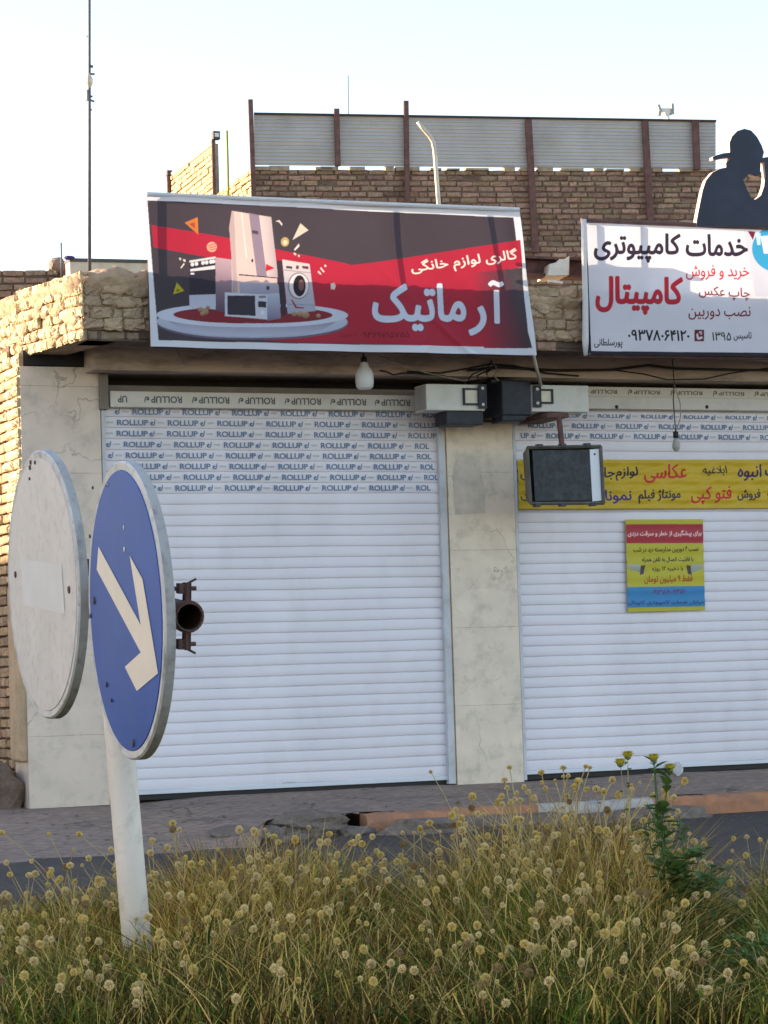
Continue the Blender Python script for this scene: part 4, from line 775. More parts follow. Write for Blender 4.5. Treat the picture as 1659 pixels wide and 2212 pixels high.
# foam block on the parapet
k = [at(u, v, -0.78) for u, v in ((1184, 595), (1188, 570), (1206, 566), (1209, 560), (1221, 559), (1230, 553), (1229, 594))]
s = MB(); s.prism([k], (0.06, 0.30, 0.0), M_foam); tag(s.build('foam_block'), 'white jagged foam block lit by the sun between the two banners', 'foam block')
k = [at(u, v, -0.82) for u, v in ((1186, 604), (1216, 608), (1216, 613), (1187, 609))]
s = MB(); s.prism([k], (0.02, 0.07, 0.0), M_foam); tag(s.build('foam_strip'), 'thin white foam strip lying just below the jagged foam block', 'foam strip')
# bent pipe behind the dark banner
tube_thing('bent_pipe', [at(u, v, -0.35) for u, v in ((903, 263), (914, 278), (928, 294), (935, 306), (939, 325), (943, 380), (948, 445), (951, 560))], 0.016, M_galv, 'pale pipe with a bent top rising behind the dark banner', 'pipe', 10)
# photographer cut-out standing on the right banner
def zc(x, y): return at((1640+x/5.925)/1.15732, (240+y/5.925)/1.15732, BY)
out = [(600, 1935), (605, 1830), (640, 1650), (690, 1400), (740, 1250), (840, 1130), (940, 1080), (1040, 1055), (1035, 1000), (1075, 945), (1105, 912), (990, 922), (900, 942), (845, 950), (838, 905), (880, 882), (1000, 848), (1095, 835), (1092, 780), (1090, 690), (1125, 600), (1200, 520), (1310, 485), (1410, 510), (1500, 610), (1565, 730), (1600, 830), (1580, 915), (1640, 905), (1800, 890), (1880, 900), (1890, 1090), (1820, 1130), (1860, 1300), (1950, 1500), (2000, 1935)]
hole = [(1290, 1245), (1380, 1155), (1480, 1195), (1555, 1175), (1545, 1110), (1552, 985), (1600, 975), (1618, 1180), (1600, 1340), (1555, 1470), (1470, 1540), (1410, 1500), (1350, 1390)]
s = MB(); s.prism([[zc(*k) for k in out], [zc(*k) for k in hole]], (0, 0.05, 0), M_navy, M_boardedge)
tag(s.build('photographer_cutout'), 'dark navy cutout of a photographer in a backward cap, above the white banner', 'cutout figure')
# plastic bag by the right shutter
lump('plastic_bag', (at(1462, 1652, -0.12)[0], -0.12, 0.035), (0.045, 0.05, 0.055), M_bag, 'crumpled white plastic bag at the foot of the right shutter', 'bag', 21, sub=2)

# ================================================================== BUILDINGS BEHIND
A0 = atD(548, 362, 30.0); A1 = atD(1545, 372, 31.0); ux = np.array([A1[0]-A0[0], A1[1]-A0[1], 0]); ux /= np.linalg.norm(ux); un = np.array([ux[1], -ux[0], 0]); un = un if un @ (CAM-A0) > 0 else -un
zt = A0[2]
bd = R_(23-18.4); ub = np.array([math.sin(bd), math.cos(bd), 0]); nb = np.array([-ub[1], ub[0], 0])
house = empty('brick_house', (A0[0], A0[1], -0.2), 'brown brick house behind the shops, rising above the dark banner', 'building')
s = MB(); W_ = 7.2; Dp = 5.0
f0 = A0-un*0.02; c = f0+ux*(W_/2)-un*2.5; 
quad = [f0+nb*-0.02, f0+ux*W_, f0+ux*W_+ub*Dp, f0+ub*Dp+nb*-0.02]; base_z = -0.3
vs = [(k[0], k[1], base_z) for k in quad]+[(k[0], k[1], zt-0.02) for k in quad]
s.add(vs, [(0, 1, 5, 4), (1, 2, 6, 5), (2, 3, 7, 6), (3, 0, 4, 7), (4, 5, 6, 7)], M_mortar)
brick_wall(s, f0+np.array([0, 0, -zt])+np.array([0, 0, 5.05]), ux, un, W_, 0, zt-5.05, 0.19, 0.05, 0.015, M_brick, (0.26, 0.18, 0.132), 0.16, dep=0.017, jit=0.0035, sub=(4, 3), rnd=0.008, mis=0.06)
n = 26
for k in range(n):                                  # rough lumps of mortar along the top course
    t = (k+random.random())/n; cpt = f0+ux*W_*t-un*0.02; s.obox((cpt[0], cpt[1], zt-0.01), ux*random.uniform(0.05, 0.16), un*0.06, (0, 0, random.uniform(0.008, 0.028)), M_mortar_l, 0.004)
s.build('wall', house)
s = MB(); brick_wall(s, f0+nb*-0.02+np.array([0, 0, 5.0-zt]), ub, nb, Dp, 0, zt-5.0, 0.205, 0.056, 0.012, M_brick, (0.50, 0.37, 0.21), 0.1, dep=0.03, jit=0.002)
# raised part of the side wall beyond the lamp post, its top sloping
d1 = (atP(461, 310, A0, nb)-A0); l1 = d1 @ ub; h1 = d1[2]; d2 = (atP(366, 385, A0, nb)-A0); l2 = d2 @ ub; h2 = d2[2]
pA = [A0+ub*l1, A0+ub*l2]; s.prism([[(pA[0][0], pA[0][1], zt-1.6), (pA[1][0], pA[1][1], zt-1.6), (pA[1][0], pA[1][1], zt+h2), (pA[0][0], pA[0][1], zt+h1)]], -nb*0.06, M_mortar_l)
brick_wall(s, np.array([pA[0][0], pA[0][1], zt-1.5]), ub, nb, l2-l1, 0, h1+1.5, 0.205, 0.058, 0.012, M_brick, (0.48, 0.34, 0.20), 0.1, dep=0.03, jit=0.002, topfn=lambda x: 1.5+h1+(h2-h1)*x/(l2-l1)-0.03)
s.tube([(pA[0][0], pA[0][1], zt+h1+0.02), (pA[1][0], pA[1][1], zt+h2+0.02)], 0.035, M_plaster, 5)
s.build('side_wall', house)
# corrugated fence on the roof edge
fence = empty('metal_fence', (A0[0], A0[1], zt), 'grey corrugated metal sheet fence with rusty posts on top of the brown brick house', 'fence')
def fp(u, v, o=0.0): return atP(u, v, A0+un*o, un)
TLf, TRf, BRf, BLf = fp(548, 246), fp(1546, 262), fp(1546, 366), fp(550, 357)
s = MB(); nz = 14*6; vs = []; nx = 12
for j in range(nz+1):
    for i in range(nx+1):
        b = lerp(lerp(TLf, TRf, i/nx), lerp(BLf, BRf, i/nx), j/nz); vs.append(b+un*0.0065*math.sin(j/6*2*math.pi))
s.add(vs, [(j*(nx+1)+i, j*(nx+1)+i+1, (j+1)*(nx+1)+i+1, (j+1)*(nx+1)+i) for j in range(nz) for i in range(nx)], M_corr); s.build('corrugated_sheet', fence, True, False)
s = MB(); s.tube([TLf+un*0.02, TRf+un*0.02], 0.014, M_dsteel, 4); s.build('rail', fence)
for i, (u0, v0, u1, v1, r) in enumerate(((541, 216, 548, 430, 0.022), (727, 236, 730, 358, 0.026), (877, 219, 880, 440, 0.024), (1141, 259, 1157, 545, 0.034), (1393, 262, 1406, 500, 0.034), (1502, 262, 1506, 366, 0.034))):
    s = MB(); a = fp(u0, v0, 0.05); b = fp(u1, v1, 0.05); b = lerp(a, b, 1.0)
    s.obox((a+b)/2, ux*r, un*0.022, (b-a)/2, M_rust, 0.004); s.build('post', fence)
# post with a box lamp, and rebar, at the side wall
pl = atP(461, 300, A0+nb*0.06, nb); s = MB(); a = atP(460, 290, A0+nb*0.06, nb); b = atP(463, 430, A0+nb*0.06, nb); s.tube([a, b], 0.022, M_rust, 6); lp = tag(s.build('lamp_post'), 'rusty post with a small dark box lamp against the sunlit side wall', 'lamp post')
s = MB(); k = atP(466, 293, A0+nb*0.06, nb); s.obox(k, (0.045, 0, 0), (0, 0.04, 0), (0, 0, 0.05), M_dsteel, 0.005); s.obox(k+np.array([0.0, -0.042, 0]), (0.028, 0, 0), (0, 0.004, 0), (0, 0, 0.024), M_bulb); s.build('lamp_box', lp)
tube_thing('rebar', [atP(490, 282, A0+nb*0.1, nb), atP(494, 430, A0+nb*0.1, nb)], 0.014, M_rebar, 'greenish ribbed steel bar standing right of the lamp post', 'rebar')
a = atP(364, 376, A0+nb*0.05, nb); b = atP(366, 430, A0+nb*0.05, nb); s = MB(); s.tube([a, b], 0.03, M_rust, 6); s.obox(a+np.array([0.03, 0, 0.01]), (0.06, 0, 0), (0, 0.04, 0), (0, 0, 0.035), M_dsteel, 0.004); tag(s.build('wall_post'), 'short rusty post with a dark cap at the far end of the sunlit wall', 'post')
# white horned device on the roof beyond the fence
dv = empty('roof_device', atD(1440, 262, 33), 'white two-horned device standing above the corrugated fence', 'antenna')
def dp(x, y): return atD((1640+x/5.925)/1.15732, (240+y/5.925)/1.15732, 33)
s = MB(); s.tube([dp(175, 560), dp(180, 330), dp(160, 270)], 0.02, M_bulb, 8); s.prism([[dp(55, 180), dp(245, 180), dp(215, 230), dp(190, 330), dp(160, 330), dp(130, 240), dp(60, 210)]], (0, 0.08, 0), M_bulb); s.build('body', dv)
for a, b, r in ((dp(35, 130), dp(60, 205), 0.02), (dp(238, 112), dp(250, 200), 0.02), (dp(62, 205), dp(45, 290), 0.022)):
    s = MB(); s.tube([a, b], r, M_boxgrey, 6); s.build('horn', dv)
s = MB(); s.prism([[dp(210, 200), dp(262, 190), dp(275, 262), dp(222, 275)]], (0, 0.06, 0), M_boxgrey); s.build('panel', dv)
tube_thing('thin_aerial', [atD(752, 163, 34), atD(753, 330, 34)], 0.006, M_mast, 'thin straight aerial rod rising behind the corrugated fence', 'aerial')
# tall mast on the left with a bracket half-way
md = 24.0; a = atD(193, -120, md); b = atD(193.5, 640, md)
ms = empty('antenna_mast', (b[0], b[1], 3.3), 'tall thin steel mast with a clamp half-way up, left of the banners', 'mast')
def mp(x, y): return atD((160+x/10.057)/1.15732, (80+y/10.057)/1.15732, md)
s = MB(); s.tube([a, atD(193, 100, md), atD(193.2, 300, md), b], [0.014, 0.014, 0.016, 0.018], M_mast, 8); s.build('pole', ms, True)
s = MB(); k = mp(630, 1190); s.lathe((k[0], k[1], k[2]-0.05), [(0.014, -0.03), (0.034, 0.01), (0.036, 0.05), (0.02, 0.09), (0.016, 0.13)], M_galv, 12); s.build('insulator', ms, True)
for q0, q1, r in ((mp(650, 860), mp(730, 870), 0.013), (mp(600, 1050), mp(770, 1060), 0.010), (mp(600, 1640), mp(720, 1615), 0.010), (mp(640, 1700), mp(760, 1750), 0.010), (mp(600, 1955), mp(700, 1955), 0.009), (mp(575, 110), mp(650, 105), 0.006)):
    s = MB(); s.tube([q0, q1], r, M_mast, 6); s.build('clamp', ms)
s = MB(); k = mp(575, 1590); s.obox(k, (0.010, 0, 0), (0, 0.02, 0), (0, 0, 0.05), M_boxgrey, 0.004); s.build('junction_box', ms)
# far brown brick wall, low white roof edge and bits at the left
F0 = atD(-400, 580, 27.0); F1 = atD(139, 585, 27.4); ux2 = np.array([F1[0]-F0[0], F1[1]-F0[1], 0]); WL = np.linalg.norm(ux2); ux2 /= WL; un2 = np.array([ux2[1], -ux2[0], 0]); un2 = un2 if un2 @ (CAM-F0) > 0 else -un2; zf = F1[2]
s = MB(); vs = []; b0 = np.array([F0[0], F0[1], 0]); b1 = np.array([F1[0], F1[1], 0]); D2 = -un2*0.3
for zz in (-0.3, zf): vs += [(*(k[:2]), zz) for k in (b0, b1, b1+D2, b0+D2)]
s.add(vs, [(0, 1, 5, 4), (1, 2, 6, 5), (2, 3, 7, 6), (3, 0, 4, 7), (4, 5, 6, 7)], M_mortar)
brick_wall(s, np.array([F0[0], F0[1], zf-0.95]), ux2, un2, WL, 0, 0.93, 0.21, 0.055, 0.02, M_brick, (0.29, 0.2, 0.14), 0.13, dep=0.02, jit=0.002)
s.box(F1[0]-0.05, F1[0]+0.03, F1[1]-0.03, F1[1]+0.1, zf-1.0, zf+0.10, M_rust)
far = tag(s.build('brick_wall'), 'low brown brick wall far behind the left end of the mud parapet', 'wall')
lump('plaster_lump', (atD(122, 588, 27)[0], atD(122, 588, 27)[1], zf+0.0), (0.09, 0.08, 0.09), M_rubble, 'rounded grey mortar lump on the end of the far brick wall', 'rubble', 31, sub=2)
a = atD(146, 564, 26.5); b = atD(345, 568, 27.5); dirw = (b-a); s = MB(); s.obox(((a+b)/2)+np.array([0, 0, -0.10]), dirw/2, (0, 0.08, 0), (0, 0, 0.085), M_plaster, 0.006); s.obox((a+b)/2, dirw/2*1.01, (0, 0.1, 0), (0, 0, 0.016), M_dsteel); s.box(min(a[0], b[0]), max(a[0], b[0]), a[1]+0.09, a[1]+0.3, -0.3, a[2]-0.2, M_mortar)
tag(s.build('parapet_wall'), 'cream roof-edge wall with a dark capping behind the mud parapet', 'wall')
lump('cloth_bundle', (atD(151, 556, 26.4)[0], atD(151, 556, 26.4)[1], atD(151, 557, 26.4)[2]), (0.06, 0.05, 0.022), mat('indigo_cloth', (0.05, 0.04, 0.16), 0.9), 'small indigo cloth bundle on the end of the cream roof edge', 'cloth', 33, sub=2)
tube_thing('short_rod', [atD(132, 524, 26.8), atD(133, 600, 26.8)], 0.009, M_mast, 'short thin rod standing beside the far brick wall end', 'rod')
# neighbouring houses along the street, left of the frame: they keep the low sun off road, verge and sign
def plain_house(x0, x1, y0, y1, h, label, wins):
    o = empty('brick_house', (x0, y0, 0), label, 'building'); s = MB(); s.box(x0, x1, y0, y1, -0.3, h, M_neigh); s.build('wall', o)
    s = MB(); s.box(x0-0.08, x1+0.08, y0-0.08, y1+0.08, h+0.002, h+0.12, M_plaster); s.build('roof', o)
    for wx in wins:
        s = MB(); s.box(wx, wx+1.1, y0-0.03, y0-0.002, 1.0, 2.3, M_rail); f = s.build('window', o); s = MB(); s.box(wx+0.06, wx+1.04, y0-0.038, y0-0.031, 1.06, 2.24, M_glassdark); s.build('pane', f)
M_neigh = bpy.data.materials.new('neighbour_brick'); M_neigh.use_nodes = True
_t = M_neigh.node_tree; _b = _t.nodes.new('ShaderNodeTexBrick'); _b.inputs['Scale'].default_value = 4; _b.inputs['Color1'].default_value = (0.38, 0.26, 0.17, 1); _b.inputs['Color2'].default_value = (0.3, 0.2, 0.13, 1); _b.inputs['Mortar'].default_value = (0.2, 0.16, 0.12, 1); _b.inputs['Row Height'].default_value = 0.26
_c = _t.nodes.new('ShaderNodeTexCoord'); _s = _t.nodes.new('ShaderNodeSeparateXYZ'); _a = _t.nodes.new('ShaderNodeMath'); _k = _t.nodes.new('ShaderNodeCombineXYZ'); _t.links.new(_c.outputs['Object'], _s.inputs[0]); _t.links.new(_s.outputs[0], _a.inputs[0]); _t.links.new(_s.outputs[1], _a.inputs[1]); _t.links.new(_a.outputs[0], _k.inputs[0]); _t.links.new(_s.outputs[2], _k.inputs[1]); _t.links.new(_k.outputs[0], _b.inputs[0]); _t.links.new(_b.outputs[0], _t.nodes['Principled BSDF'].inputs['Base Color']); _t.nodes['Principled BSDF'].inputs['Roughness'].default_value = 0.9
plain_house(-42, -5, 0, 4.4, 7.0, 'tall brick house across the side street, left of the shops', (-30, -26, -20, -16, -10))
plain_house(-42, -5, 4.45, 16, 4.4, 'low brick house behind the tall one across the side street', ())

# ================================================================== THE TRAFFIC SIGN
YT = R_(-2.0)
sp = empty('traffic_sign', (2.45, -10.07, -0.2), 'leaning white post carrying a round blue arrow sign and a faded white round sign', 'traffic sign')
up = np.array([0, 0.2, 0.98]); up /= np.linalg.norm(up)
pb = np.array([2.452, -9.977, 0.279]); s = MB()
Rp = 0.046; s.tube([pb-up*0.52, pb, pb+up*0.4, pb+up*0.86], Rp, M_pole, 24); s.build('pole', sp, True)
CB = atD(270, 1318.5, 8.0); CW = atD(91, 1262.5, 8.9)
nB = np.array([-math.cos(R_(-2.7)), -math.sin(R_(-2.7)), -0.025]); nW = np.array([-math.cos(R_(-0.4)), -math.sin(R_(-0.4)), -0.025])
arm1 = atP(410, 1333, CB-nB*0.098, nB); _b = CW-nW*0.098; arm0 = _b+(_b-arm1)/np.linalg.norm(_b-arm1)*0.25
s = MB(); d = (arm1-arm0)/np.linalg.norm(arm1-arm0); n = 20; ra = 0.043; pts = [arm0, arm1]
L_ = np.linalg.norm(arm1-arm0); s.lathe(arm0, [(0, 0), (ra, 0.0), (ra, L_-0.2)], M_pole, n, d); s.build('arm', sp)
s = MB(); s.lathe(arm0, [(ra, L_-0.198), (ra*1.01, L_), (ra-0.004, L_), (ra-0.005, L_-0.012), (ra-0.006, L_-0.19), (0, L_-0.19)], M_rust, n, d); i_ = s.mi(M_pipein); s.m = [0 if k < 3*n else i_ for k in range(5*n)]; s.build('arm_end', sp)
uz_ = np.array([0, 0, 1.0]); side = np.cross(d, uz_); side /= np.linalg.norm(side); upv = np.cross(side, d)
def clamp(c, m):
    s = MB(); s.lathe(c, [(ra+0.0005, -0.018), (ra+0.006, -0.018), (ra+0.006, 0.018), (ra+0.0005, 0.018)], m, 20, d)
    for sg in (1, -1):
        k = c+upv*sg*(ra+0.028); s.obox(k, side*0.007, d*0.013, upv*0.026, m, 0.003); s.tube([k+upv*sg*0.012-side*0.028, k+upv*sg*0.012+side*0.040], 0.0065, m, 8); s.obox(k+upv*sg*0.012+side*0.020, side*0.008, d*0.013, upv*0.013, m, 0.002)
        s.tube([k+upv*sg*0.026, k+upv*sg*0.040-side*0.028], 0.004, m, 6)
    return s.build('clamp', sp)
clamp(arm1-d*0.03, M_rust); clamp(_b+d*0.56, M_dsteel)
clamp(_b+d*0.25, M_dsteel)
def disc(c, n, R, mface, label):
    o = bpy.data.objects.new('sign_disc', None); COL.objects.link(o); o.location = Vector(c); child(o, sp); o['label'] = label
    s = MB(); s.lathe(c, [(R-0.030, 0.0), (R-0.006, 0.002), (R, -0.004)], M_signrim, 72, n); s.lathe(c, [(R, -0.004), (R+0.001, -0.032), (R-0.010, -0.034), (R-0.012, -0.008), (0.0, -0.008)], M_signside, 72, n); s.build('rim', o, False)
    s = MB(); s.lathe(c, [(0.0, 0.003), (R-0.029, 0.003), (R-0.027, 0.0005)], mface, 72, n); s.build('face', o)
    return o
nB /= np.linalg.norm(nB); nW /= np.linalg.norm(nW); DR = 0.461
db = disc(CB, nB, DR, M_blue, 'round blue sign face with a white bent arrow pointing down right')
dw = disc(CW, nW, DR, M_signwhite, 'faded white sign face with a paler bar across the middle')
def zs(x, y): return (x/2.764/1.15732, (1100+y/2.764)/1.15732)
arrow = [(680, 735), (972, 1278), (895, 797), (985, 962), (1092, 1612), (945, 1735), (862, 1568), (972, 1468), (668, 895)]
s = MB(); P = [atP(*zs(*k), CB+nB*0.0045, nB) for k in arrow]; tri = tessellate_polygon([[Vector(k) for k in P]]); s.add(P, [tuple(t) for t in tri], M_arrow); s.build('arrow', db, False)
s = MB(); P = [atP(*zs(*k), CW+nW*0.0045, nW) for k in ((138, 825), (425, 862), (448, 1200), (160, 1140))]; s.add(P, [(0, 1, 2, 3)], M_signbar); s.build('bar', dw)
for (x, y, r) in ((205, 190, 0.010), (240, 155, 0.008), (203, 268, 0.006), (105, 930, 0.013), (475, 1035, 0.014), (210, 155, 0.008)):
    s = MB(); c = atP(*zs(x, y), CW+nW*0.005, nW); s.lathe(c, [(r, -0.002), (r*0.8, 0.002), (0, 0.003)], M_rust, 10, nW); s.build('bolt', dw)
for (x, y, r) in ((648, 1110, 0.014), (625, 1215, 0.008), (735, 310, 0.006), (640, 330, 0.006), (735, 1690, 0.009), (918, 2092, 0.014), (770, 1800, 0.007), (620, 665, 0.007)):
    s = MB(); c = atP(*zs(x, y), CB+nB*0.005, nB); s.lathe(c, [(r, -0.002), (r*0.8, 0.002), (0, 0.003)], M_dsteel if x != 1105 else M_signbar, 10, nB); s.build('bolt', db)
for (x, y, r) in ((852, 605, 0.008), (855, 755, 0.009), (738, 308, 0.005)):
    s = MB(); c = atP(*zs(x, y), CB+nB*0.005, nB); s.lathe(c, [(r, -0.001), (0, 0.001)], M_signbar, 8, nB); s.build('chip', db)

# ================================================================== THE VERGE
GZ = -0.19
def verge():
    s = MB(); s.box(-60, 80, -13.2, -8.42, -0.32, GZ, M_soil); return struct(s.build('verge_ground'))
verge(); s = MB(); s.box(-60, 80, -8.42, -8.30, -0.32, -0.15, M_rubble, 0.01); struct(s.build('verge_kerb'))
heads_u = [0, 60, 120, 190, 230, 300, 340, 420, 520, 600, 700, 780, 850, 900, 950, 1000, 1060, 1120, 1200, 1300, 1400, 1470, 1540, 1590, 1615, 1640, 1700]
heads_v = [1880, 1870, 1840, 1800, 1830, 1860, 1760, 1745, 1760, 1765, 1780, 1765, 1790, 1750, 1720, 1690, 1650, 1640, 1650, 1660, 1700, 1780, 1840, 1900, 1790, 1765, 1770]
mass_u = [0, 100, 200, 290, 320, 360, 450, 560, 650, 740, 800, 860, 900, 950, 1000, 1080, 1150, 1220, 1300, 1370, 1430, 1480, 1530, 1575, 1610, 1640, 1700]
mass_v = [q_-66 for q_ in [1960, 1945, 1920, 1915, 1905, 1840, 1800, 1815, 1800, 1835, 1860, 1900, 1880, 1830, 1790, 1770, 1750, 1735, 1715, 1740, 1770, 1850, 1930, 2000, 1990, 1880, 1830]]
def proj_uv(x, y, z):
    dx, dy, dz = x-CAM[0], y-CAM[1], z-CAM[2]; zc_ = dx*AW[0]+dy*AW[1]+dz*AW[2]
    return 829.5+FOC*(dx*AR[0]+dy*AR[1]+dz*AR[2])/zc_, 1106-FOC*(dx*AU[0]+dy*AU[1]+dz*AU[2])/zc_, zc_
def height_cap(x, y, uu, vv):         # how tall the growth stands here (the verge is tall in some clumps and low in others)
    u, v, d = proj_uv(x, y, 0.1); vt = np.interp(u, uu, vv)
    vt = vt+np.clip((9.45-d)/2.75, 0, 1.1)*(2125-vt)*0.86+40*(patch(x*1.7, y*1.7)-0.5)
    ztop = CAM[2]-(vt-(1463-(u-640)*0.0314))/FOC*d
    return np.clip(ztop-GZ, 0.12, 0.76)
def patch(x, y): return 0.5+0.25*np.sin(x*4.1+1.3*np.sin(y*3.1))+0.25*np.sin(y*5.3+x*2.2+1.0)
def scatter(n, d0=6.7, d1=9.75, lat=1.75):
    dep = np.sqrt(rng.uniform(d0**2, d1**2, n)); la = rng.uniform(-1, 1, n)*(0.148*dep+0.35)
    x = CAM[0]+_fh[0]*dep+_r[0]*la; y = CAM[1]+_fh[1]*dep+_r[1]*la; k = (y > -13.1) & (y < -8.45); return x[k], y[k]
def clump(x, y, f=13.0):
    return 0.5+0.28*np.sin(x*f+2.1*np.sin(y*f*0.61+1.0))+0.22*np.sin(y*f*1.37+1.7*np.sin(x*f*0.8))
def grass_mesh(name, n, hfun, width, palette, lean, seed, flop=0.0, gap=0.0):
    x, y = scatter(n); k = rng.uniform(0, 1, len(x)) > gap*(1-np.clip((clump(x, y)-0.22)*1.7, 0.04, 1)); x, y = x[k], y[k]; n = len(x); h = hfun(x, y, n); a = rng.uniform(0, 2*np.pi, n); ln = rng.gamma(2.0, lean/2, n)*h; wv = rng.uniform(0.6, 1.3, n)*width
    t = np.array([0, 0.38, 0.72, 1.0]); prof = np.array([1.0, 0.9, 0.6, 0.0]); cx = np.cos(a); sy = np.sin(a)
    b = rng.uniform(0, 2*np.pi, n); bx = np.cos(b); by = np.sin(b); V = np.zeros((n, 7, 3)); kink = rng.normal(0, 0.03, (n, 4))*h[:, None]
    fl = (rng.uniform(0, 1, n) < flop)
    for i in range(4):
        px = x+cx*ln*t[i]**1.9-sy*kink[:, i]*t[i]; py = y+sy*ln*t[i]**1.9+cx*kink[:, i]*t[i]; pz = GZ-0.01+h*np.where(fl, t[i]*(1.75-1.05*t[i]), t[i]-0.12*t[i]**3)
        ww = wv*prof[i]
        if i < 3: V[:, 2*i] = np.stack([px+bx*ww, py+by*ww, pz], -1); V[:, 2*i+1] = np.stack([px-bx*ww, py-by*ww, pz], -1)
        else: V[:, 6] = np.stack([px, py, pz], -1)
    base = np.arange(n)[:, None]*7; q = np.concatenate([base+np.array([0, 1, 3, 2]), base+np.array([2, 3, 5, 4])]); tr = base+np.array([4, 5, 6])
    me = bpy.data.meshes.new(name); me.from_pydata(V.reshape(-1, 3).tolist(), [], q.tolist()+tr.tolist())
    col = palette(x, y, h, n); c4 = np.ones((n, 7, 4), np.float32); c4[:, :, :3] = col[:, None, :]
    ca = me.color_attributes.new('tint', 'FLOAT_COLOR', 'POINT'); ca.data.foreach_set('color', c4.reshape(-1)); me.materials.append(M_straw)
    o = bpy.data.objects.new(name, me); COL.objects.link(o); o['kind'] = 'stuff'; return o
GREENS = np.array([(0.08, 0.135, 0.014), (0.048, 0.095, 0.014), (0.14, 0.165, 0.02), (0.22, 0.19, 0.03)]); DRYS = np.array([(0.47, 0.285, 0.06), (0.54, 0.35, 0.09), (0.25, 0.115, 0.024), (0.37, 0.21, 0.04), (0.12, 0.055, 0.015)])
def greenness(x, y):
    u, v, d = proj_uv(x, y, 0.0); gcl = patch(x, y)
    g_ = 0.42*gcl+0.55*np.exp(-((u-1100)/110)**2)*np.exp(-((d-8.6)/0.9)**2)+0.35*np.exp(-((u-80)/170)**2)+0.65*np.exp(-((u-1660)/90)**2)+0.25*np.exp(-((u-1300)/200)**2)*(d < 7.5)
    return g_
NEAR_SHADE = np.array([(0.13, 0.07, 0.02), (0.09, 0.055, 0.016), (0.06, 0.085, 0.014), (0.20, 0.125, 0.03), (0.10, 0.11, 0.018)])
def near_shade(x, y, col, n):      # near edge: dead brown and green leaves, darkened to stand for self-shading
    d = proj_uv(x, y, 0.0)[2]; k = rng.uniform(0, 1, n) < np.clip((8.3-d)/1.1, 0, 0.8); return np.where(k[:, None], NEAR_SHADE[rng.integers(0, 5, n)]*rng.uniform(0.4, 1.1, (n, 1)), col)
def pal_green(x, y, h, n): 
    g_ = GREENS[rng.integers(0, 4, n)]*rng.uniform(0.4, 1.0, (n, 1)); d_ = DRYS[rng.integers(0, 5, n)]*rng.uniform(0.3, 0.8, (n, 1)); k = rng.uniform(0, 1, n) < np.clip(greenness(x, y)+0.24, 0, 1); return near_shade(x, y, np.where(k[:, None], g_, d_), n)  # low blades dimmed in colour to stand for the shaded gaps
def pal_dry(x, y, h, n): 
    g_ = GREENS[rng.integers(2, 4, n)]*rng.uniform(0.9, 1.4, (n, 1)); d_ = DRYS[rng.integers(0, 5, n)]*rng.uniform(0.45, 1.2, (n, 1)); k = rng.uniform(0, 1, n) < np.clip(0.5*greenness(x, y), 0, 0.9); return near_shade(x, y, np.where(k[:, None], g_, d_), n)
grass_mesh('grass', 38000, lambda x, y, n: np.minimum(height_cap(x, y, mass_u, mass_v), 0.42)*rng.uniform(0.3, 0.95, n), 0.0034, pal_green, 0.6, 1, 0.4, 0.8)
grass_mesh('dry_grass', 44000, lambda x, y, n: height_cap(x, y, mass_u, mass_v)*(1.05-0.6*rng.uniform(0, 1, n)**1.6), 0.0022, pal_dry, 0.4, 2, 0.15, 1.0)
grass_mesh('grass', 5200, lambda x, y, n: np.minimum(height_cap(x, y, mass_u, mass_v), 0.40)*rng.uniform(0.5, 1.1, n), 0.0058, lambda x, y, h, n: GREENS[rng.integers(0, 4, n)]*rng.uniform(0.8, 1.4, (n, 1)), 0.9, 5, 0.6, 0.9)
grass_mesh('dry_grass', 8000, lambda x, y, n: height_cap(x, y, mass_u, mass_v)*rng.uniform(0.6, 1.12, n), 0.0030, lambda x, y, h, n: np.array([(0.78, 0.53, 0.16), (0.70, 0.47, 0.12), (0.46, 0.38, 0.08)])[rng.integers(0, 3, n)]*rng.uniform(0.8, 1.1, (n, 1)), 0.5, 3, 0.25)
def green_zone(x, y):
    u, v, d = proj_uv(x, y, 0.05); return np.clip(np.exp(-((u-1110)/75)**2)*np.exp(-((d-8.35)/0.6)**2)+np.exp(-((u-1690)/75)**2)*(d < 8.8)+0.55*np.exp(-((u-70)/120)**2)*(d < 8.2)+0.6*np.exp(-((u-1230)/130)**2)*(d < 7.4), 0, 1)
_sc = scatter
def scatter(n, **k):
    x, y = _sc(n*6); q = rng.uniform(0, 1, len(x)) < green_zone(x, y)*0.55; return x[q], y[q]
grass_mesh('grass', 16000, lambda x, y, n: height_cap(x, y, mass_u, mass_v)*rng.uniform(0.45, 1.02, n), 0.0030, lambda x, y, h, n: GREENS[rng.integers(0, 3, n)]*rng.uniform(0.8, 1.5, (n, 1)), 0.55, 8, 0.3)
scatter = _sc
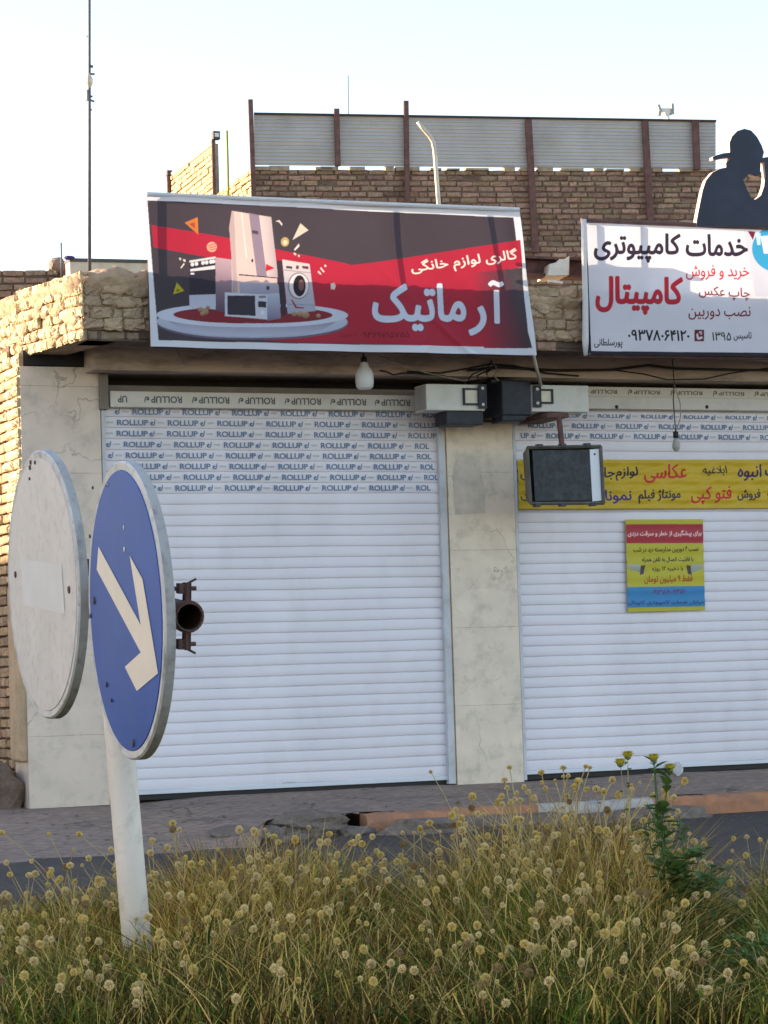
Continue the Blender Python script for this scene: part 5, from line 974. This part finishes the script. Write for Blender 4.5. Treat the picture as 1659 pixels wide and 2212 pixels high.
# stalks with round seed heads: three plants modelled, then copied
def head_mesh(seed, R=0.0112):
    rr = random.Random(seed); s = MB(); hv = SEEDM[seed % 4]; drop = (0, 0.05, 0.35, 0, 0.5, 0.1)[seed % 6]; tall = (1, 0.85, 1.0, 1.1, 0.8, 1.0)[seed % 6]; bm = bmesh.new(); bmesh.ops.create_icosphere(bm, subdivisions=2, radius=R*0.66); s.add([v.co[:] for v in bm.verts], [[v.index for v in f.verts] for f in bm.faces], M_seedcore); bm.free()
    n = 150
    for i in range(n):
        z = 1-2*(i+0.5)/n; ph = i*2.399963+rr.uniform(-0.2, 0.2); r_ = math.sqrt(1-z*z); dvec = np.array([r_*math.cos(ph), r_*math.sin(ph), z]); a = np.cross(dvec, [0.3, 0.2, 0.9]); a /= np.linalg.norm(a); b = np.cross(dvec, a); th = rr.uniform(0, 6.28); a, b = a*math.cos(th)+b*math.sin(th), b*math.cos(th)-a*math.sin(th)
        if rr.random() < drop and z < 0.5: continue
        dvec = dvec*np.array([1, 1, tall]); L_ = R*rr.uniform(0.85, 1.15); w_ = R*0.21
        s.add([dvec*R*0.55-a*w_*0.3, dvec*R*0.55+a*w_*0.3, dvec*L_+a*w_+b*w_*0.25, dvec*L_*0.97-a*w_+b*w_*0.1, dvec*L_*1.02+b*w_*0.9], [(0, 1, 2, 4, 3)], hv)
    return s
def stem_mesh(seed, h, lean):
    rr = random.Random(seed); s = MB(); a = rr.uniform(0, 6.28); pts = []
    for t in np.linspace(0, 1, 8): pts.append((math.cos(a)*lean*t**1.8+0.012*math.sin(3*t+seed)*t, math.sin(a)*lean*t**1.8+0.012*math.cos(4*t+seed)*t, h*(t-0.05*t**3)))
    s.tube(pts, [0.0021, 0.002, 0.0019, 0.0018, 0.0017, 0.0016, 0.0015, 0.0016], M_stem, 4); return s, pts[-1]
SEEDM = [M_seed, mat('seed_husk_yellow', (0.76, 0.60, 0.23), 0.85, 0.12, 60, transl=0.3, spec=0.2), M_seed, mat('seed_husk_brown', (0.38, 0.26, 0.12), 0.85, 0.15, 60, transl=0.25, spec=0.2)]
protos = []
NP = 9
for k in range(NP):
    st, tip = stem_mesh(k+2, 0.5, (0.06, 0.12, 0.2, 0.09, 0.28, 0.16, 0.24, 0.05, 0.34)[k]); hd = head_mesh((4, 1, 8, 5, 0, 2, 9, 3, 13)[k])
    so_ = st.build('stem', None, True); ho = hd.build('seed_head', None, False, False); ho.location = tip
    protos.append((so_.data, ho.data, Vector(tip))); bpy.data.objects.remove(so_); bpy.data.objects.remove(ho)
cand = []; cx_, cy_ = scatter(5200)
cap_h = height_cap(cx_, cy_, heads_u, heads_v)
for x, y, ch in zip(cx_, cy_, cap_h):
    h = max(0.13, ch*(1.06-0.36*random.random()**1.5))
    u, v, d = proj_uv(x, y, GZ+h)
    if not (-15 < u < 1674 and v < 2222): continue
    if random.random() > (0.22+0.35*patch(x, y))*(1+0.9*math.exp(-((u-1220)/240)**2))*(1.35 if d > 8.3 else 0.8): continue
    cand.append((d, x, y, h))
    if len(cand) >= 720: break
cand.sort()
root0 = [None]*NP
rest = MB()
LBL = 'dry stalk topped by a round pale seed head among the verge grass'
for i, (d, x, y, h) in enumerate(cand):
    k = random.choice((0, 0, 1, 1, 2, 3, 4, 5, 5, 6, 7, 8)); sm, hm, tip = protos[k]; rz = random.uniform(0, 6.28); sc = h/0.5; hs = random.choice((1.0, 1.05, 0.9, 0.7, 0.55, 1.15))*random.uniform(0.9, 1.1)
    if i < 300:
        if root0[k] is None:
            e = bpy.data.objects.new('seed_head_plant', None); e.empty_display_size = 0.02; COL.objects.link(e); st = bpy.data.objects.new('stem', sm); COL.objects.link(st); st.parent = e; hd = bpy.data.objects.new('seed_head', hm); COL.objects.link(hd); hd.parent = e; tag(e, LBL, 'seed-head plant', 'seed-head stalks in the verge'); root0[k] = (e, st, hd)
        else:
            e0, s0, h0 = root0[k]; e = e0.copy(); COL.objects.link(e); st = s0.copy(); COL.objects.link(st); st.parent = e; hd = h0.copy(); COL.objects.link(hd); hd.parent = e
        e.location = (x, y, GZ-0.005); e.rotation_euler = (0, 0, rz); st.scale = (sc**0.5, sc**0.5, sc); hd.location = (tip.x*sc**0.5, tip.y*sc**0.5, tip.z*sc); hd.scale = (hs,)*3; hd.rotation_euler = (random.uniform(0, 3), random.uniform(0, 3), 0)
    else:
        c_, s_ = math.cos(rz), math.sin(rz)
        for me, off, kx, kz in ((sm, Vector((0, 0, 0)), sc**0.5, sc), (hm, Vector((tip.x*sc**0.5, tip.y*sc**0.5, tip.z*sc)), hs, hs)):
            vs = []
            for q in me.vertices:
                px, py, pz = q.co.x*kx+off.x, q.co.y*kx+off.y, q.co.z*kz+off.z; vs.append((x+c_*px-s_*py, y+s_*px+c_*py, GZ-0.005+pz))
            bidx = len(rest.v); rest.v += vs; rest.t += [(1, 1, 1)]*len(vs)
            for f in me.polygons: rest.f.append(tuple(bidx+w_ for w_ in f.vertices)); rest.m.append(rest.mi(me.materials[f.material_index]))
if rest.v: rest.build('seed_head_plants', None, False, False)['kind'] = 'stuff'
# leafy weeds with yellow flowers
def weed(u, v0, v1, d, label, flowers, leaves, spread, seed, lsize=0.05, sr=1.0):
    rr = random.Random(seed); top = atD(u, v0, d); foot = np.array([top[0]+0.01, top[1]-0.02, GZ]); o = empty('leafy_weed', foot, label, 'weed')
    H_ = top[2]-GZ; s = MB(); branches = [[foot, foot+np.array([0.005, 0, H_*0.5]), top]]
    for (fu, fv) in flowers:
        tip = atD(fu, fv, d+rr.uniform(-0.05, 0.05)); b0 = lerp(foot, top, rr.uniform(0.62, 0.8)); branches.append([b0, lerp(b0, tip, 0.5)+np.array([0, 0, -0.02]), tip])
    for _ in range(max(2, leaves//18)):
        b0 = foot+np.array([0, 0, H_*rr.uniform(0.1, 0.6)]); branches.append([b0, b0+np.array([rr.uniform(-1, 1)*spread*0.6, rr.uniform(-1, 1)*spread*0.6, H_*0.15]), b0+np.array([rr.uniform(-1, 1)*spread, rr.uniform(-1, 1)*spread, H_*rr.uniform(0.2, 0.4)])])
    for b in branches: s.tube(b, [0.0032*sr, 0.0026*sr, 0.0018*sr], M_leaf if sr == 1 else M_stem, 5)
    s.build('stem', o, True)
    s = MB()
    for i in range(leaves):
        b = rr.choice(branches); t = rr.uniform(0.25, 0.97); p_ = lerp(b[0], b[1], t*2) if t < 0.5 else lerp(b[1], b[2], t*2-1)
        a = rr.uniform(0, 6.28); el = rr.uniform(0.0, 0.9); dv_ = np.array([math.cos(a)*math.cos(el), math.sin(a)*math.cos(el), math.sin(el)]); sd = np.cross(dv_, [0, 0, 1.0]); sd /= np.linalg.norm(sd)+1e-9; L_ = lsize*rr.uniform(0.6, 1.2)*(1.2-0.6*t); w_ = L_*rr.uniform(0.22, 0.36); nn = np.cross(sd, dv_)
        s.add([p_, p_+dv_*L_*0.35+sd*w_+nn*0.004, p_+dv_*L_*0.75+sd*w_*0.7+nn*-0.002, p_+dv_*L_-nn*0.01, p_+dv_*L_*0.75-sd*w_*0.7+nn*-0.002, p_+dv_*L_*0.35-sd*w_+nn*0.004, p_+dv_*L_*0.5-nn*0.004], [(0, 1, 6), (1, 2, 6), (2, 3, 6), (3, 4, 6), (4, 5, 6), (5, 0, 6)], M_leaf)
    s.build('foliage', o, False, False)
    for j, (fu, fv) in enumerate(flowers):
        tip = branches[1+j][2]; s = MB(); s.lathe(tip-np.array([0, 0, 0.012]), [(0.002, 0), (0.010, 0.004), (0.012, 0.012), (0.008, 0.014)], M_budgreen, 10); s.lathe(tip, [(0.012, -0.001), (0.0165, 0.005), (0.015, 0.011), (0.009, 0.016), (0, 0.018)], M_yellow, 12)
        for q in range(40):
            a = q*2.4; r_ = 0.016*math.sqrt((q+1)/40); c_ = tip+np.array([math.cos(a)*r_, math.sin(a)*r_, 0.003+0.012*(1-(q/40)**2)]); e_ = np.array([math.cos(a), math.sin(a), 0.35]); sd = np.array([-math.sin(a), math.cos(a), 0]); s.add([c_-sd*0.0022, c_+sd*0.0022, c_+e_*0.009+sd*0.0035, c_+e_*0.009-sd*0.0035], [(0, 1, 2, 3)], M_yellow)
        s.build('flower', o, False, False)
    return o
weed(1412, 1640, 2212, 8.5, 'upright green leafy weed topped with small yellow flowers, tallest in the verge', ((1412, 1640), (1447, 1661)), 95, 0.055, 4, 0.066)
weed(1352, 1690, 2212, 8.6, 'slim weed with one bright yellow flower, left of the tall leafy one', ((1356, 1634), (1340, 1650)), 26, 0.03, 6, 0.03, 0.55)
weed(1468, 1765, 2212, 8.4, 'bushy dark green weed at the right beside the road gap', (), 330, 0.12, 9, 0.06)
weed(735, 1835, 2212, 8.7, 'small dark green weed near the kerb end, in the middle of the verge', (), 70, 0.07, 11, 0.04)
weed(1640, 1990, 2212, 7.6, 'low bright green leafy weed at the right edge of the verge', (), 260, 0.16, 14, 0.04)
